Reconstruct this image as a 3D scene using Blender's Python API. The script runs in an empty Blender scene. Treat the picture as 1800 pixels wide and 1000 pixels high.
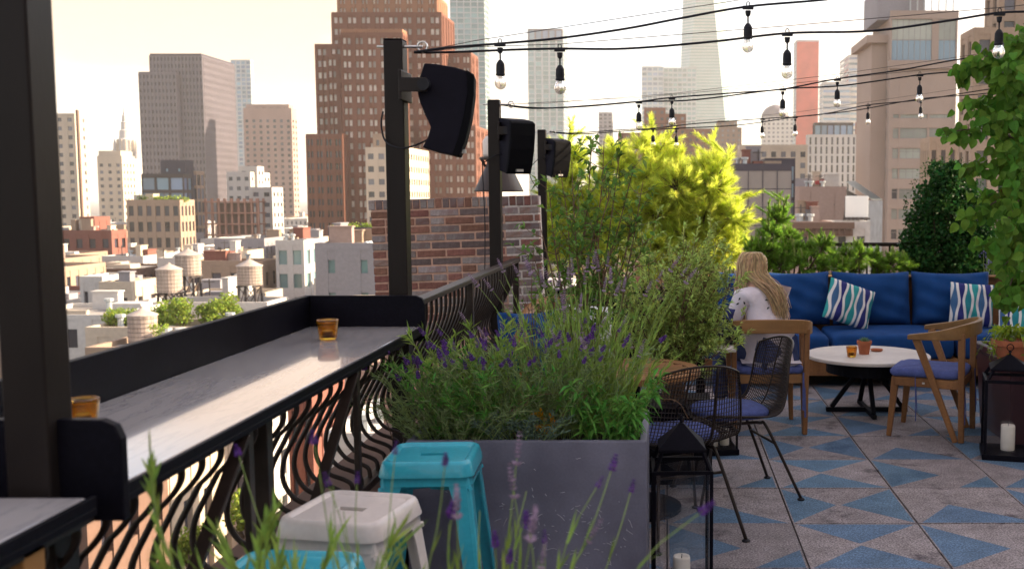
import bpy, math, random
import numpy as np
from mathutils import Vector, Matrix, Quaternion
R = math.radians
rnd = random.Random(7)
sc = bpy.context.scene
COL = sc.collection

# ---------------------------------------------------------------- camera, sky, sun, exposure
PITCH, FPX, PPX, PPY, EYE = R(4.88), 1806.0, 1172.0, 500.0, 1.582
cd = bpy.data.cameras.new('camera'); cam = bpy.data.objects.new('camera', cd); COL.objects.link(cam)
cam.location = (0, 0, EYE); cam.rotation_euler = (R(90) - PITCH, 0, 0)
cd.sensor_width = 36; cd.lens = FPX / 1800 * 36; cd.shift_x = (900 - PPX) / 1800
cd.clip_start = .05; cd.clip_end = 30000
cd.dof.use_dof = True; cd.dof.focus_distance = 5.5; cd.dof.aperture_fstop = 4.5
sc.camera = cam

SUN_EL, SUN_AZ = R(24), R(74)          # azimuth measured from +Y towards +X
w = bpy.data.worlds.new('World'); sc.world = w; w.use_nodes = True
nt = w.node_tree; nt.nodes.clear()
wo = nt.nodes.new('ShaderNodeOutputWorld'); bg = nt.nodes.new('ShaderNodeBackground')
sky = nt.nodes.new('ShaderNodeTexSky'); sky.sky_type = 'NISHITA'; sky.sun_disc = False
sky.sun_elevation = SUN_EL; sky.sun_rotation = SUN_AZ
sky.dust_density = 1.6; sky.air_density = 1.0; sky.ozone_density = 1.0
# thin warm cloud veil over the whole sky
tc = nt.nodes.new('ShaderNodeTexCoord'); mp = nt.nodes.new('ShaderNodeMapping')
mp.inputs['Scale'].default_value = (1.0, 1.0, 4.0); mp.inputs['Location'].default_value = (.15, .1, 0)
nz = nt.nodes.new('ShaderNodeTexNoise'); nz.inputs['Scale'].default_value = 1.7; nz.inputs['Detail'].default_value = 6
rp = nt.nodes.new('ShaderNodeValToRGB'); rp.color_ramp.elements[0].position = .43; rp.color_ramp.elements[1].position = .64
mx = nt.nodes.new('ShaderNodeMix'); mx.data_type = 'RGBA'
mx.inputs[7].default_value = (2.5, 1.62, .98, 1)
ml = nt.nodes.new('ShaderNodeMath'); ml.operation = 'MULTIPLY'; ml.inputs[1].default_value = .93
nt.links.new(tc.outputs['Generated'], mp.inputs['Vector']); nt.links.new(mp.outputs[0], nz.inputs['Vector'])
nt.links.new(nz.outputs['Fac'], rp.inputs[0]); nt.links.new(rp.outputs[0], ml.inputs[0])
nt.links.new(ml.outputs[0], mx.inputs[0]); nt.links.new(sky.outputs[0], mx.inputs[6])
nt.links.new(mx.outputs[2], bg.inputs[0]); bg.inputs[1].default_value = 0.12
nt.links.new(bg.outputs[0], wo.inputs[0])
sd = bpy.data.lights.new('sun', 'SUN'); sun = bpy.data.objects.new('sun', sd); COL.objects.link(sun)
sd.energy = 4.8; sd.angle = R(.55); sd.color = (1, .80, .56)
sdir = Vector((math.sin(SUN_AZ) * math.cos(SUN_EL), math.cos(SUN_AZ) * math.cos(SUN_EL), math.sin(SUN_EL)))
sun.rotation_euler = sdir.to_track_quat('Z', 'Y').to_euler()
vs = sc.view_settings; vs.view_transform = 'Standard'; vs.look = 'None'; vs.gamma = 1; vs.use_curve_mapping = False
vs.exposure = 1.95
cy = sc.cycles; cy.use_denoising = True
try: cy.denoiser = 'OPENIMAGEDENOISE'
except Exception: pass
cy.max_bounces = 7; cy.diffuse_bounces = 3; cy.glossy_bounces = 3; cy.transmission_bounces = 5; cy.transparent_max_bounces = 8
cy.volume_bounces = 1; cy.caustics_reflective = False; cy.caustics_refractive = False; cy.sample_clamp_indirect = 6

# ---------------------------------------------------------------- measuring helpers
CP, SP = math.cos(PITCH), math.sin(PITCH)
def ray(x, y):
    u, v = (x - PPX) / FPX, (PPY - y) / FPX
    return Vector((u, CP + v * SP, -SP + v * CP))
def at(x, y, Y):                       # the point seen at photo pixel (x, y) that stands Y metres ahead
    d = ray(x, y); k = Y / d.y
    return Vector((d.x * k, Y, EYE + d.z * k))
def gz(x, y, z):                       # ... that lies at height z
    d = ray(x, y); k = (z - EYE) / d.z
    return Vector((d.x * k, d.y * k, z))

# ---------------------------------------------------------------- materials
MATS = {}
def mat(name, col, rough=.6, metal=0, var=.12, scale=6, stretch=(1, 1, 1), bump=0, bscale=80, col2=None, c2lo=.45, c2hi=.65,
        objr=0, isl=0, trl=0, spec=.22, coat=0, detail=5, fine=0, finescale=300, world=False):
    m = bpy.data.materials.new(name); MATS[name] = m; m.use_nodes = True
    n, l = m.node_tree.nodes, m.node_tree.links
    b = n['Principled BSDF']; out = n['Material Output']
    b.inputs['Roughness'].default_value = rough; b.inputs['Metallic'].default_value = metal
    b.inputs['Specular IOR Level'].default_value = spec; b.inputs['Coat Weight'].default_value = coat
    if world:
        g0 = n.new('ShaderNodeNewGeometry'); vec = g0.outputs['Position']
    else:
        t = n.new('ShaderNodeTexCoord'); vec = t.outputs['Object']
    mpp = n.new('ShaderNodeMapping'); mpp.inputs['Scale'].default_value = stretch; l.new(vec, mpp.inputs[0])
    z = n.new('ShaderNodeTexNoise'); z.inputs['Scale'].default_value = scale; z.inputs['Detail'].default_value = detail
    l.new(mpp.outputs[0], z.inputs['Vector'])
    c = n.new('ShaderNodeValToRGB')
    a = [max(0, x * (1 - var)) for x in col]; d = [min(1, x * (1 + var)) for x in col]
    c.color_ramp.elements[0].color = (*a, 1); c.color_ramp.elements[1].color = (*d, 1)
    c.color_ramp.elements[0].position = .3; c.color_ramp.elements[1].position = .7
    l.new(z.outputs['Fac'], c.inputs[0]); cur = c.outputs[0]
    if col2 is not None:
        z2 = n.new('ShaderNodeTexNoise'); z2.inputs['Scale'].default_value = scale * .37; z2.inputs['Detail'].default_value = 4
        z2.inputs['Roughness'].default_value = .65
        l.new(mpp.outputs[0], z2.inputs['Vector'])
        r2 = n.new('ShaderNodeValToRGB'); r2.color_ramp.elements[0].position = c2lo; r2.color_ramp.elements[1].position = c2hi
        l.new(z2.outputs['Fac'], r2.inputs[0])
        k = n.new('ShaderNodeMix'); k.data_type = 'RGBA'; k.inputs[7].default_value = (*col2, 1)
        l.new(r2.outputs[0], k.inputs[0]); l.new(cur, k.inputs[6]); cur = k.outputs[2]
    if fine:
        z3 = n.new('ShaderNodeTexNoise'); z3.inputs['Scale'].default_value = finescale; z3.inputs['Detail'].default_value = 2
        l.new(vec, z3.inputs['Vector'])
        h3 = n.new('ShaderNodeHueSaturation'); q = n.new('ShaderNodeMapRange')
        q.inputs['From Min'].default_value = .3; q.inputs['From Max'].default_value = .7
        q.inputs['To Min'].default_value = 1 - fine; q.inputs['To Max'].default_value = 1 + fine
        l.new(z3.outputs['Fac'], q.inputs[0]); l.new(q.outputs[0], h3.inputs['Value']); l.new(cur, h3.inputs['Color']); cur = h3.outputs[0]
    if objr or isl:
        if objr:
            oi = n.new('ShaderNodeObjectInfo'); src = oi.outputs['Random']; amt = objr
        else:
            g = n.new('ShaderNodeNewGeometry'); src = g.outputs['Random Per Island']; amt = isl
        h = n.new('ShaderNodeHueSaturation'); q = n.new('ShaderNodeMapRange')
        q.inputs['To Min'].default_value = 1 - amt; q.inputs['To Max'].default_value = 1 + amt
        l.new(src, q.inputs[0]); l.new(q.outputs[0], h.inputs['Value']); l.new(cur, h.inputs['Color'])
        q2 = n.new('ShaderNodeMapRange'); q2.inputs['To Min'].default_value = .5 - amt * .06; q2.inputs['To Max'].default_value = .5 + amt * .06
        fr = n.new('ShaderNodeMath'); fr.operation = 'FRACT'; mm = n.new('ShaderNodeMath'); mm.operation = 'MULTIPLY'; mm.inputs[1].default_value = 7.31
        l.new(src, mm.inputs[0]); l.new(mm.outputs[0], fr.inputs[0]); l.new(fr.outputs[0], q2.inputs[0]); l.new(q2.outputs[0], h.inputs['Hue'])
        cur = h.outputs[0]
    l.new(cur, b.inputs['Base Color'])
    if bump:
        zb = n.new('ShaderNodeTexNoise'); zb.inputs['Scale'].default_value = bscale; zb.inputs['Detail'].default_value = 4
        l.new(mpp.outputs[0], zb.inputs['Vector'])
        bm = n.new('ShaderNodeBump'); bm.inputs['Strength'].default_value = bump; bm.inputs['Distance'].default_value = .01
        l.new(zb.outputs['Fac'], bm.inputs['Height']); l.new(bm.outputs[0], b.inputs['Normal'])
    if trl:
        tr = n.new('ShaderNodeBsdfTranslucent'); ms = n.new('ShaderNodeMixShader'); ms.inputs[0].default_value = trl
        l.new(cur, tr.inputs[0]); l.new(b.outputs[0], ms.inputs[1]); l.new(tr.outputs[0], ms.inputs[2]); l.new(ms.outputs[0], out.inputs[0])
    return m
def glassmat(name, col=(1, 1, 1), rough=.02, ior=1.45, clear=.0):
    m = bpy.data.materials.new(name); MATS[name] = m; m.use_nodes = True
    n, l = m.node_tree.nodes, m.node_tree.links; b = n['Principled BSDF']
    b.inputs['Base Color'].default_value = (*col, 1); b.inputs['Roughness'].default_value = rough
    b.inputs['Transmission Weight'].default_value = 1; b.inputs['IOR'].default_value = ior
    t = n.new('ShaderNodeTexCoord'); z = n.new('ShaderNodeTexNoise'); z.inputs['Scale'].default_value = 30
    l.new(t.outputs['Object'], z.inputs['Vector']); q = n.new('ShaderNodeMapRange'); q.inputs['To Min'].default_value = rough; q.inputs['To Max'].default_value = rough + .06
    l.new(z.outputs['Fac'], q.inputs[0]); l.new(q.outputs[0], b.inputs['Roughness'])
    if clear:
        tr = n.new('ShaderNodeBsdfTransparent'); tr.inputs[0].default_value = (*col, 1)
        ms = n.new('ShaderNodeMixShader'); ms.inputs[0].default_value = clear
        l.new(b.outputs[0], ms.inputs[1]); l.new(tr.outputs[0], ms.inputs[2]); l.new(ms.outputs[0], n['Material Output'].inputs[0])
    return m

# ---------------------------------------------------------------- mesh helpers
class MB:
    def __init__(s): s.v = []; s.f = []; s.m = []
    def add(s, vs, fs, mi=0):
        o = len(s.v); s.v += [tuple(p) for p in vs]; s.f += [tuple(i + o for i in f) for f in fs]; s.m += [mi] * len(fs); return s
    def box(s, x0, x1, y0, y1, z0, z1, mi=0):
        return s.add([(x0, y0, z0), (x1, y0, z0), (x1, y1, z0), (x0, y1, z0), (x0, y0, z1), (x1, y0, z1), (x1, y1, z1), (x0, y1, z1)],
                     [(3, 2, 1, 0), (4, 5, 6, 7), (0, 1, 5, 4), (1, 2, 6, 5), (2, 3, 7, 6), (3, 0, 4, 7)], mi)
    def bar(s, a, b, wx, wy, up=(0, 0, 1), mi=0, wx2=None, wy2=None):      # box bar from a to b, tapering
        a, b = Vector(a), Vector(b); d = (b - a).normalized(); u = Vector(up)
        if abs(d.dot(u)) > .98: u = Vector((0, 1, 0))
        e = d.cross(u).normalized(); g = e.cross(d).normalized(); wx2 = wx2 or wx; wy2 = wy2 or wy
        vs = [p + e * sx * ww / 2 + g * sy * hh / 2 for p, ww, hh in ((a, wx, wy), (b, wx2, wy2)) for sx, sy in ((-1, -1), (1, -1), (1, 1), (-1, 1))]
        return s.add(vs, [(3, 2, 1, 0), (4, 5, 6, 7), (0, 1, 5, 4), (1, 2, 6, 5), (2, 3, 7, 6), (3, 0, 4, 7)], mi)
    def tube(s, pts, r, n=6, mi=0, caps=True):
        pts = [Vector(p) for p in pts]; rs = r if isinstance(r, (list, tuple)) else [r] * len(pts)
        t0 = (pts[1] - pts[0]).normalized(); u = t0.orthogonal().normalized(); vs = []; fs = []
        for i, p in enumerate(pts):
            t = (pts[min(i + 1, len(pts) - 1)] - pts[max(i - 1, 0)])
            t = t.normalized() if t.length > 1e-9 else t0
            u = (u - t * u.dot(t)); u = u.normalized() if u.length > 1e-6 else t.orthogonal().normalized(); v = t.cross(u)
            for k in range(n):
                a = 2 * math.pi * k / n; vs.append(p + (u * math.cos(a) + v * math.sin(a)) * rs[i])
        for i in range(len(pts) - 1):
            for k in range(n):
                fs.append((i * n + k, i * n + (k + 1) % n, (i + 1) * n + (k + 1) % n, (i + 1) * n + k))
        if caps and n > 2: fs += [tuple(range(n))[::-1], tuple((len(pts) - 1) * n + k for k in range(n))]
        return s.add(vs, fs, mi)
    def lathe(s, prof, n=24, c=(0, 0, 0), mi=0, cap=True):
        vs = [(c[0] + r * math.cos(2 * math.pi * k / n), c[1] + r * math.sin(2 * math.pi * k / n), c[2] + z) for r, z in prof for k in range(n)]
        fs = [(i * n + k, i * n + (k + 1) % n, (i + 1) * n + (k + 1) % n, (i + 1) * n + k) for i in range(len(prof) - 1) for k in range(n)]
        if cap: fs += [tuple(range(n))[::-1], tuple((len(prof) - 1) * n + k for k in range(n))]
        return s.add(vs, fs, mi)
    def prism(s, poly, a, b, mi=0):            # poly [(x,z)] extruded along y from a to b
        n = len(poly); vs = [(x, a, z) for x, z in poly] + [(x, b, z) for x, z in poly]
        return s.add(vs, [tuple(range(n)), tuple(range(2 * n - 1, n - 1, -1))] + [((k + 1) % n, k, n + k, n + (k + 1) % n) for k in range(n)], mi)
    def quad(s, a, b, c, d, mi=0): return s.add([a, b, c, d], [(0, 1, 2, 3)], mi)
    def build(s, name, mats, parent=None, smooth=False, bevel=0, seg=2, subsurf=0, kind=None, loc=None):
        me = bpy.data.meshes.new(name); me.from_pydata(s.v, [], s.f)
        return obj(name, me, mats, parent, smooth, bevel, seg, subsurf, kind, s.m, loc)
def obj(name, me, mats, parent=None, smooth=False, bevel=0, seg=2, subsurf=0, kind=None, mi=None, loc=None):
    for m in (mats if isinstance(mats, (list, tuple)) else [mats]): me.materials.append(MATS[m] if isinstance(m, str) else m)
    if mi and any(mi): me.polygons.foreach_set('material_index', mi)
    if smooth: me.polygons.foreach_set('use_smooth', [True] * len(me.polygons))
    me.update()
    o = bpy.data.objects.new(name, me); COL.objects.link(o)
    if parent is not None: o.parent = parent
    if loc is not None: o.location = loc
    if bevel:
        b = o.modifiers.new('bevel', 'BEVEL'); b.width = bevel; b.segments = seg; b.limit_method = 'ANGLE'; b.angle_limit = R(40)
    if subsurf:
        b = o.modifiers.new('sub', 'SUBSURF'); b.levels = subsurf; b.render_levels = subsurf
    if kind: o['kind'] = kind
    return o
def tag(o, label, cat, group=None):
    o['label'] = label; o['category'] = cat
    if group: o['group'] = group
    return o
def thing(name, label, cat, loc=(0, 0, 0), rz=0, group=None):
    o = bpy.data.objects.new(name, None); o.empty_display_size = .1; COL.objects.link(o)
    o.location = loc; o.rotation_euler = (0, 0, rz); return tag(o, label, cat, group)
def copy_tree(o, parent=None):
    c = o.copy(); COL.objects.link(c); c.parent = parent
    for ch in list(o.children): copy_tree(ch, c)
    return c
def structure(o): o['kind'] = 'structure'; return o
def bez(pts, n=8):                            # Catmull-Rom through points
    pts = [Vector(p) for p in pts]; q = [pts[0] * 2 - pts[1]] + pts + [pts[-1] * 2 - pts[-2]]; out = []
    for i in range(1, len(q) - 2):
        for k in range(n):
            t = k / n; a, b, c, d = q[i - 1], q[i], q[i + 1], q[i + 2]
            out.append(.5 * ((2 * b) + (c - a) * t + (2 * a - 5 * b + 4 * c - d) * t * t + (3 * b - a - 3 * c + d) * t ** 3))
    return out + [pts[-1]]

# ---------------------------------------------------------------- material list
mat('asphalt', (.09, .088, .09), .9, var=.2, scale=.2, fine=.15, finescale=6)
mat('roof_pale', (.30, .275, .255), .85, var=.2, scale=.25, col2=(.19, .175, .17))
mat('roof_dark', (.13, .125, .13), .85, var=.25, scale=.25, col2=(.22, .21, .21))
WALLS = {'cream': (.50, .42, .33), 'white': (.50, .475, .45), 'tan': (.32, .235, .175), 'brick_red': (.20, .080, .062), 'brown': (.15, .092, .070),
         'grey': (.26, .25, .27), 'pink': (.36, .26, .225)}
for k, c in WALLS.items():
    mat('wall_' + k, c, .85, var=.10, scale=.12, stretch=(1, 1, .35), col2=[x * .78 for x in c], c2lo=.5, c2hi=.8, fine=.07, finescale=3)
mat('deco_brown', (.17, .070, .046), .85, var=.10, scale=.08, stretch=(1, 1, .3), col2=(.135, .052, .034), fine=.08, finescale=2)
mat('deco_crown', (.27, .13, .075), .85, var=.12, scale=.1, fine=.08, finescale=2)
mat('mullion_grey', (.135, .120, .140), .7, var=.08, scale=.05)
mat('penthouse_grey', (.055, .05, .068), .7, var=.08, scale=.05)
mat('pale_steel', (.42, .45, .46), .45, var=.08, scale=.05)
mat('red_net', (.55, .10, .075), .8, var=.2, scale=.06)
mat('tower_beige', (.35, .275, .235), .85, var=.06, scale=.1, col2=(.31, .245, .21), fine=.04, finescale=4)
mat('concrete_red', (.36, .19, .14), .85, var=.15, scale=.2)
mat('netting', (.27, .24, .22), .9, var=.22, scale=.12, stretch=(1, 1, .15), col2=(.20, .195, .195))
mat('billboard_white', (.85, .84, .80), .6, var=.03, scale=.4)
mat('metal_roof', (.48, .52, .55), .4, var=.12, scale=.8, stretch=(4, 1, 1))
mat('barn_red', (.48, .07, .07), .75, var=.15, scale=.7)
mat('tank_wood', (.36, .29, .25), .85, var=.25, scale=2.2, stretch=(3, 3, .3), isl=.15)
mat('tank_roof', (.36, .31, .28), .8, var=.2, scale=1.2)
mat('dark_steel', (.06, .05, .05), .6, var=.2, scale=3)
mat('pane_dark', (.04, .04, .055), .12, var=.1, scale=.5, isl=.75, spec=.6)
mat('pane_mid', (.11, .11, .13), .2, var=.1, scale=.5, isl=.65, spec=.5)
mat('pane_light', (.50, .46, .42), .35, var=.1, scale=.5, isl=.55, spec=.5)
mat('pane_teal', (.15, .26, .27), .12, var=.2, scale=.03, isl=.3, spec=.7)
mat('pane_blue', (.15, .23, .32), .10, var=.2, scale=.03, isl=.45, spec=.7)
mat('pane_blind', (.26, .28, .25), .35, var=.1, scale=.4, objr=.35, spec=.5)
mat('window_frame', (.26, .25, .245), .6, var=.1, scale=2)
mat('leaf_city', (.22, .30, .04), .6, var=.3, scale=1.5, isl=.45, trl=.35)
mat('bark', (.10, .07, .05), .9, var=.3, scale=18, stretch=(1, 1, .2), bump=.5, bscale=40)

# ---------------------------------------------------------------- the city, far below and all round
GZ = -40.0
g = MB(); g.quad((-9000, -900, GZ), (9000, -900, GZ), (9000, 12000, GZ), (-9000, 12000, GZ))
structure(g.build('ground', 'asphalt'))
BOX = []                                        # footprints already taken: x0, x1, y0, y1
def grid_face(wall, panes, o, e, W, z0, z1, nx, ny, wf, hf, inset=.35, pier=.0, pair=False, sill=.5):
    """facade on the vertical plane through o along unit vector e (outward normal n = e x up turned): proud piers and bands, panes set back."""
    n = Vector((e.y, -e.x, 0)); cw, ch = W / nx, (z1 - z0) / ny
    def slab(a0, a1, b0, b1, d0, d1):
        vs = []
        for d in (d0, d1):
            for a, b in ((a0, b0), (a1, b0), (a1, b1), (a0, b1)):
                p = o + e * a + n * d; vs.append((p.x, p.y, b))
        wall.add(vs, [(4, 5, 6, 7), (0, 1, 5, 4), (1, 2, 6, 5), (2, 3, 7, 6), (3, 0, 4, 7)])
    edges = []
    for i in range(nx):
        gap = cw * (1 - wf); a0, a1 = i * cw + gap / 2, (i + 1) * cw - gap / 2
        if pair: 
            sft = gap * .28 * (1 if i % 2 == 0 else -1); a0 += sft; a1 += sft
        edges.append((a0, a1))
    prev = 0
    for a0, a1 in edges + [(W, W)]:
        if a0 - prev > .02: slab(prev, a0, z0, z1, 0, inset + pier)
        prev = a1
    zs = []
    for j in range(ny):
        b0 = z0 + j * ch + ch * (1 - hf) * sill; zs.append((b0, b0 + ch * hf))
    prev = z0
    for b0, b1 in zs + [(z1, z1)]:
        if b0 - prev > .02: slab(.01, W - .01, prev + .001, b0 - .001, 0, inset - .06)
        prev = b1
    for a0, a1 in edges:
        for b0, b1 in zs:
            q = [o + e * a + n * .05 for a in (a0 - .02, a1 + .02)]
            panes.quad((q[0].x, q[0].y, b0 - .02), (q[1].x, q[1].y, b0 - .02), (q[1].x, q[1].y, b1 + .02), (q[0].x, q[0].y, b1 + .02))
class Tower:
    """a building whose volumes are boxes with real window recesses on the faces that can be seen"""
    def __init__(s, name, label, cat='building', group=None, loc=(0, 0, 0)):
        s.t = thing(name, label, cat, loc, 0, group); s.walls = {}; s.panes = {}; s.L = Vector(loc); s.roof = MB()
    def vol(s, X0, X1, Y0, Y1, z0, z1, wm, pm, nx, ny, ns, wf=.6, hf=.6, inset=.35, pier=0, faces='fr', pair=False, roof=True, parapet=.8, zw=None):
        wl = s.walls.setdefault(wm, MB()); pn = s.panes.setdefault(pm, MB()); BOX.append((X0, X1, Y0, Y1))
        L = s.L; X0, X1, Y0, Y1, z0, z1 = X0 - L.x, X1 - L.x, Y0 - L.y, Y1 - L.y, z0 - L.z, z1 - L.z
        I = inset; wl.box(X0 + I, X1 - I, Y0 + I, Y1 - I, z0, z1 - .3)
        zt = z1 if zw is None else z1 - zw
        if zw: 
            wl.box(X0 + .02, X1 - .02, Y0 + .02, Y1 - .02, zt + .01, z1)
        else:
            for (a, b, c, d) in ((X0, X1, Y0, Y0 + I * .98), (X0, X1, Y1 - I * .98, Y1), (X0, X0 + I * .98, Y0 + I, Y1 - I), (X1 - I * .98, X1, Y0 + I, Y1 - I)):
                wl.box(a, b, c, d, z1 + .002, z1 + parapet)
        f = lambda o, e, W, n: grid_face(wl, pn, Vector(o), Vector(e), W, z0, zt, n, ny, wf, hf, I, pier, pair)
        if 'f' in faces: f((X0, Y0 + I, 0), (1, 0, 0), X1 - X0, nx)
        else: wl.box(X0, X1, Y0, Y0 + I, z0, zt)
        if 'r' in faces: f((X1 - I, Y0 + I, 0), (0, 1, 0), Y1 - Y0 - I, ns)
        else: wl.box(X1 - I, X1, Y0 + I, Y1, z0, zt)
        if 'l' in faces: f((X0 + I, Y1, 0), (0, -1, 0), Y1 - Y0 - I, ns)
        else: wl.box(X0, X0 + I, Y0 + I, Y1, z0, zt)
        s.roof.box(X0 + I * 1.02, X1 - I * 1.02, Y0 + I * 1.02, Y1 - I * 1.02, z1 - .25, z1 + .05)
    def done(s, roofmat='roof_pale'):
        for m, b in s.walls.items(): b.build('wall', m, s.t)
        for m, b in s.panes.items():
            if b.v: b.build('windows', m, s.t, kind='stuff')
        if s.roof.v: s.roof.build('roof', roofmat, s.t)
        return s.t
def clutter(t, X0, X1, Y0, Y1, z, n, low=False):
    L = t.location; wd, dd = X1 - X0, Y1 - Y0
    for _ in range(n):
        m = MB(); s1, s2, h_ = rnd.uniform(.6, min(3.4, wd * .4)), rnd.uniform(.6, min(3.2, dd * .4)), (rnd.uniform(.2, .55) if low else rnd.choice((rnd.uniform(.5, 1.2), rnd.uniform(1.2, 3.0))))
        a = X0 - L.x + rnd.uniform(.4, max(.5, wd - s1 - .4)); b = Y0 - L.y + rnd.uniform(.4, max(.5, dd - s2 - .4)); zz = z - L.z
        k = rnd.random() * (.78 if low else 1)
        if low: s1 *= .6; s2 *= .6
        if k < .62:
            m.box(a, a + s1, b, b + s2, zz + .06, zz + h_)
            if h_ > 1.2: m.box(a - .1, a + s1 + .1, b - .1, b + s2 + .1, zz + h_ + .001, zz + h_ + .14)
            m.build('bulkhead', 'wall_' + rnd.choice(('white', 'grey', 'tan', 'cream', 'pink', 'brick_red')), t)
        elif k < .8: m.lathe([(.25, zz), (.25, zz + 1.3), (.42, zz + 1.35), (.42, zz + 1.6)], 8, (a, b, 0)); m.build('vent_pipe', 'pale_steel', t)
        elif k < .92: m.prism([(a, zz + .06), (a + s1, zz + .06), (a + s1 * .5, zz + .9)], b, b + s2); m.build('skylight', 'metal_roof', t)
        else: m.box(a, a + .12, b, b + .12, zz, zz + 2.6); m.box(a - .6, a + .7, b + .02, b + .08, zz + 2.2, zz + 2.28); m.build('antenna', 'dark_steel', t)
def px(x0, x1, xs, ytop, D, ybot=None):
    """footprint and height of a building measured in the photograph: front face x0..x1, far edge of its side face xs, D metres off"""
    a, b = at(x0, ytop, D), at(x1, ytop, D)
    c = b.x if x1 < PPX else a.x
    if xs is None: D2 = D + abs(b.x - a.x) * .8
    else: D2 = min(abs(c * FPX / (xs - PPX)) * .997, D + 120)
    return a.x, b.x, D, max(D2, D + 6), GZ, a.z

def simple(name, label, x0, x1, xs, ytop, D, wm, pm, fl=3.6, bay=3.2, wf=.55, hf=.55, inset=.35, pier=0, pair=False, cat='building', zw=None, faces=None, roof='roof_pale', extra=()):
    X0, X1, Y0, Y1, z0, z1 = px(x0, x1, xs, ytop, D)
    t = Tower(name, label, cat, loc=((X0 + X1) / 2, Y0, GZ))
    side = 'r' if (x0 + x1) / 2 < PPX else 'l'
    t.vol(X0, X1, Y0, Y1, z0, z1, wm, pm, max(2, round((X1 - X0) / bay)), max(2, round((z1 - z0) / fl)), max(2, round((Y1 - Y0) / bay)), wf, hf, inset, pier, faces or 'f' + side, pair, zw=zw)
    if D < 300 and ytop > 280: clutter(t.t, X0, X1, Y0, Y1, z1, rnd.randint(8, 14), D < 110)
    for e in extra:                                # further volumes: x0,x1,xs,ytop,D (+overrides)
        e = dict(e); q = px(e['x0'], e['x1'], e.get('xs'), e['y'], e.get('D', D + 1)); zb = e.get('zb', GZ)
        t.vol(q[0], q[1], q[2], q[3], zb, q[5], e.get('wm', wm), e.get('pm', pm), max(2, round((q[1] - q[0]) / e.get('bay', bay))), max(1, round((q[5] - zb) / e.get('fl', fl))),
              max(2, round((q[3] - q[2]) / e.get('bay', bay))), e.get('wf', wf), e.get('hf', hf), inset, pier, faces or 'f' + side, e.get('pair', pair), zw=e.get('zw'))
    return t.done(roof)

# -- left skyline
simple('apartment_slab', 'bright cream high-rise slab beside the near black post', 40, 131, 164, 203, 420, 'wall_cream', 'pane_mid', bay=4.2, wf=.42, hf=.45)
t = Tower('chimney_stack_tower', 'thin dark vertical shaft against the cream slab', 'tower', loc=(*at(136, 300, 400).xy, GZ))
q = px(132.5, 136, 139, 197, 405); q = q[:3] + (q[2] + 1.1,) + q[4:]; t.vol(*q, 'wall_brown', 'pane_dark', 2, 20, 2, .1, .1); t.done()
simple('classical_office', 'cream classical office block with tall columned top storey', 170, 214, 246, 274, 520, 'wall_cream', 'pane_mid', bay=3.6, wf=.4, hf=.45, zw=3,
       extra=[dict(x0=173, x1=212, xs=240, y=268, D=523, wf=.5, hf=.7, fl=70)])
# spire tower
D = 800; c = at(222, 280, D); t = thing('spire_tower', 'pale tiered tower with slender spire rising behind the classical office', 'tower', (c.x, c.y, GZ))
m = MB(); s = D / FPX
m.box(-22 * s, 22 * s, -22 * s, 22 * s, 0, c.z - GZ); m.build('base', 'wall_white', t)
z = c.z - GZ
prof = [(15, 0), (15, 12), (12, 13), (12, 34), (10, 36), (9, 48), (9.5, 49), (6.5, 51), (6, 62), (6.5, 63), (4.5, 65), (4, 74), (2.5, 78), (1.2, 84), (.4, 92)]
m = MB(); m.lathe([(r * s, z + h * s) for r, h in prof], 16); m.build('lantern', 'wall_white', t)
m = MB()
for k in range(12):
    a = k * math.pi / 6; m.bar((13.4 * s * math.cos(a), 13.4 * s * math.sin(a), z + 13 * s), (13.4 * s * math.cos(a), 13.4 * s * math.sin(a), z + 34 * s), 1.3 * s, 1.3 * s)
m.build('colonnade', 'wall_cream', t)
for sx in (-1, 1):
    m = MB(); m.lathe([(4 * s, z), (4 * s, z + 16 * s), (3 * s, z + 18 * s), (2.6 * s, z + 26 * s), (.3 * s, z + 36 * s)], 10, (sx * 19 * s, 0, 0)); m.build('turret', 'wall_white', t)
# large federal tower
simple('grid_office_tower', 'large grey gridded office tower with darker top band', 262, 355, 425, 98, 610, 'mullion_grey', 'pane_dark', fl=4.0, bay=2.1, wf=.5, hf=.55, pier=.25, inset=.5, zw=.01,
       extra=[dict(x0=243, x1=309, xs=309.6, y=129, D=606, hf=.5), dict(x0=263.5, x1=354, xs=424, y=97, D=611, zb=at(300, 128, 610).z, fl=26, wm='penthouse_grey', wf=.62, hf=.82, bay=3.5)])
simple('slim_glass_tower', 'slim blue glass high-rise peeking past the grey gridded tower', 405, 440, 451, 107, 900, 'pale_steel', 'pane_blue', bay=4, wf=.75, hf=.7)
simple('court_house', 'cream stone block with row of tall columns under the roof', 427, 512, 531, 190, 620, 'wall_pink', 'pane_dark', bay=4.4, wf=.42, hf=.5, zw=6,
       extra=[dict(x0=432, x1=508, xs=525, y=186, D=622, wf=.55, hf=.85, fl=14, bay=4, zb=at(450, 232, 620).z)])
simple('glass_loft', 'dark glazed loft block below the grey gridded tower', 248, 322, 340, 310, 330, 'dark_steel', 'pane_blue', fl=4.6, bay=4.0, wf=.84, hf=.78, inset=.3,
       extra=[dict(x0=282, x1=325, xs=338, y=286, D=333, wm='penthouse_grey', wf=.2, hf=.2), dict(x0=322, x1=345, xs=362, y=305, D=345, wm='wall_tan', pm='pane_mid')])
simple('arched_loft', 'tan loft building with arched top windows and planted roof', 222, 316, 347, 357, 260, 'wall_tan', 'pane_dark', fl=3.9, bay=2.25, wf=.55, hf=.62, inset=.3)
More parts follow.
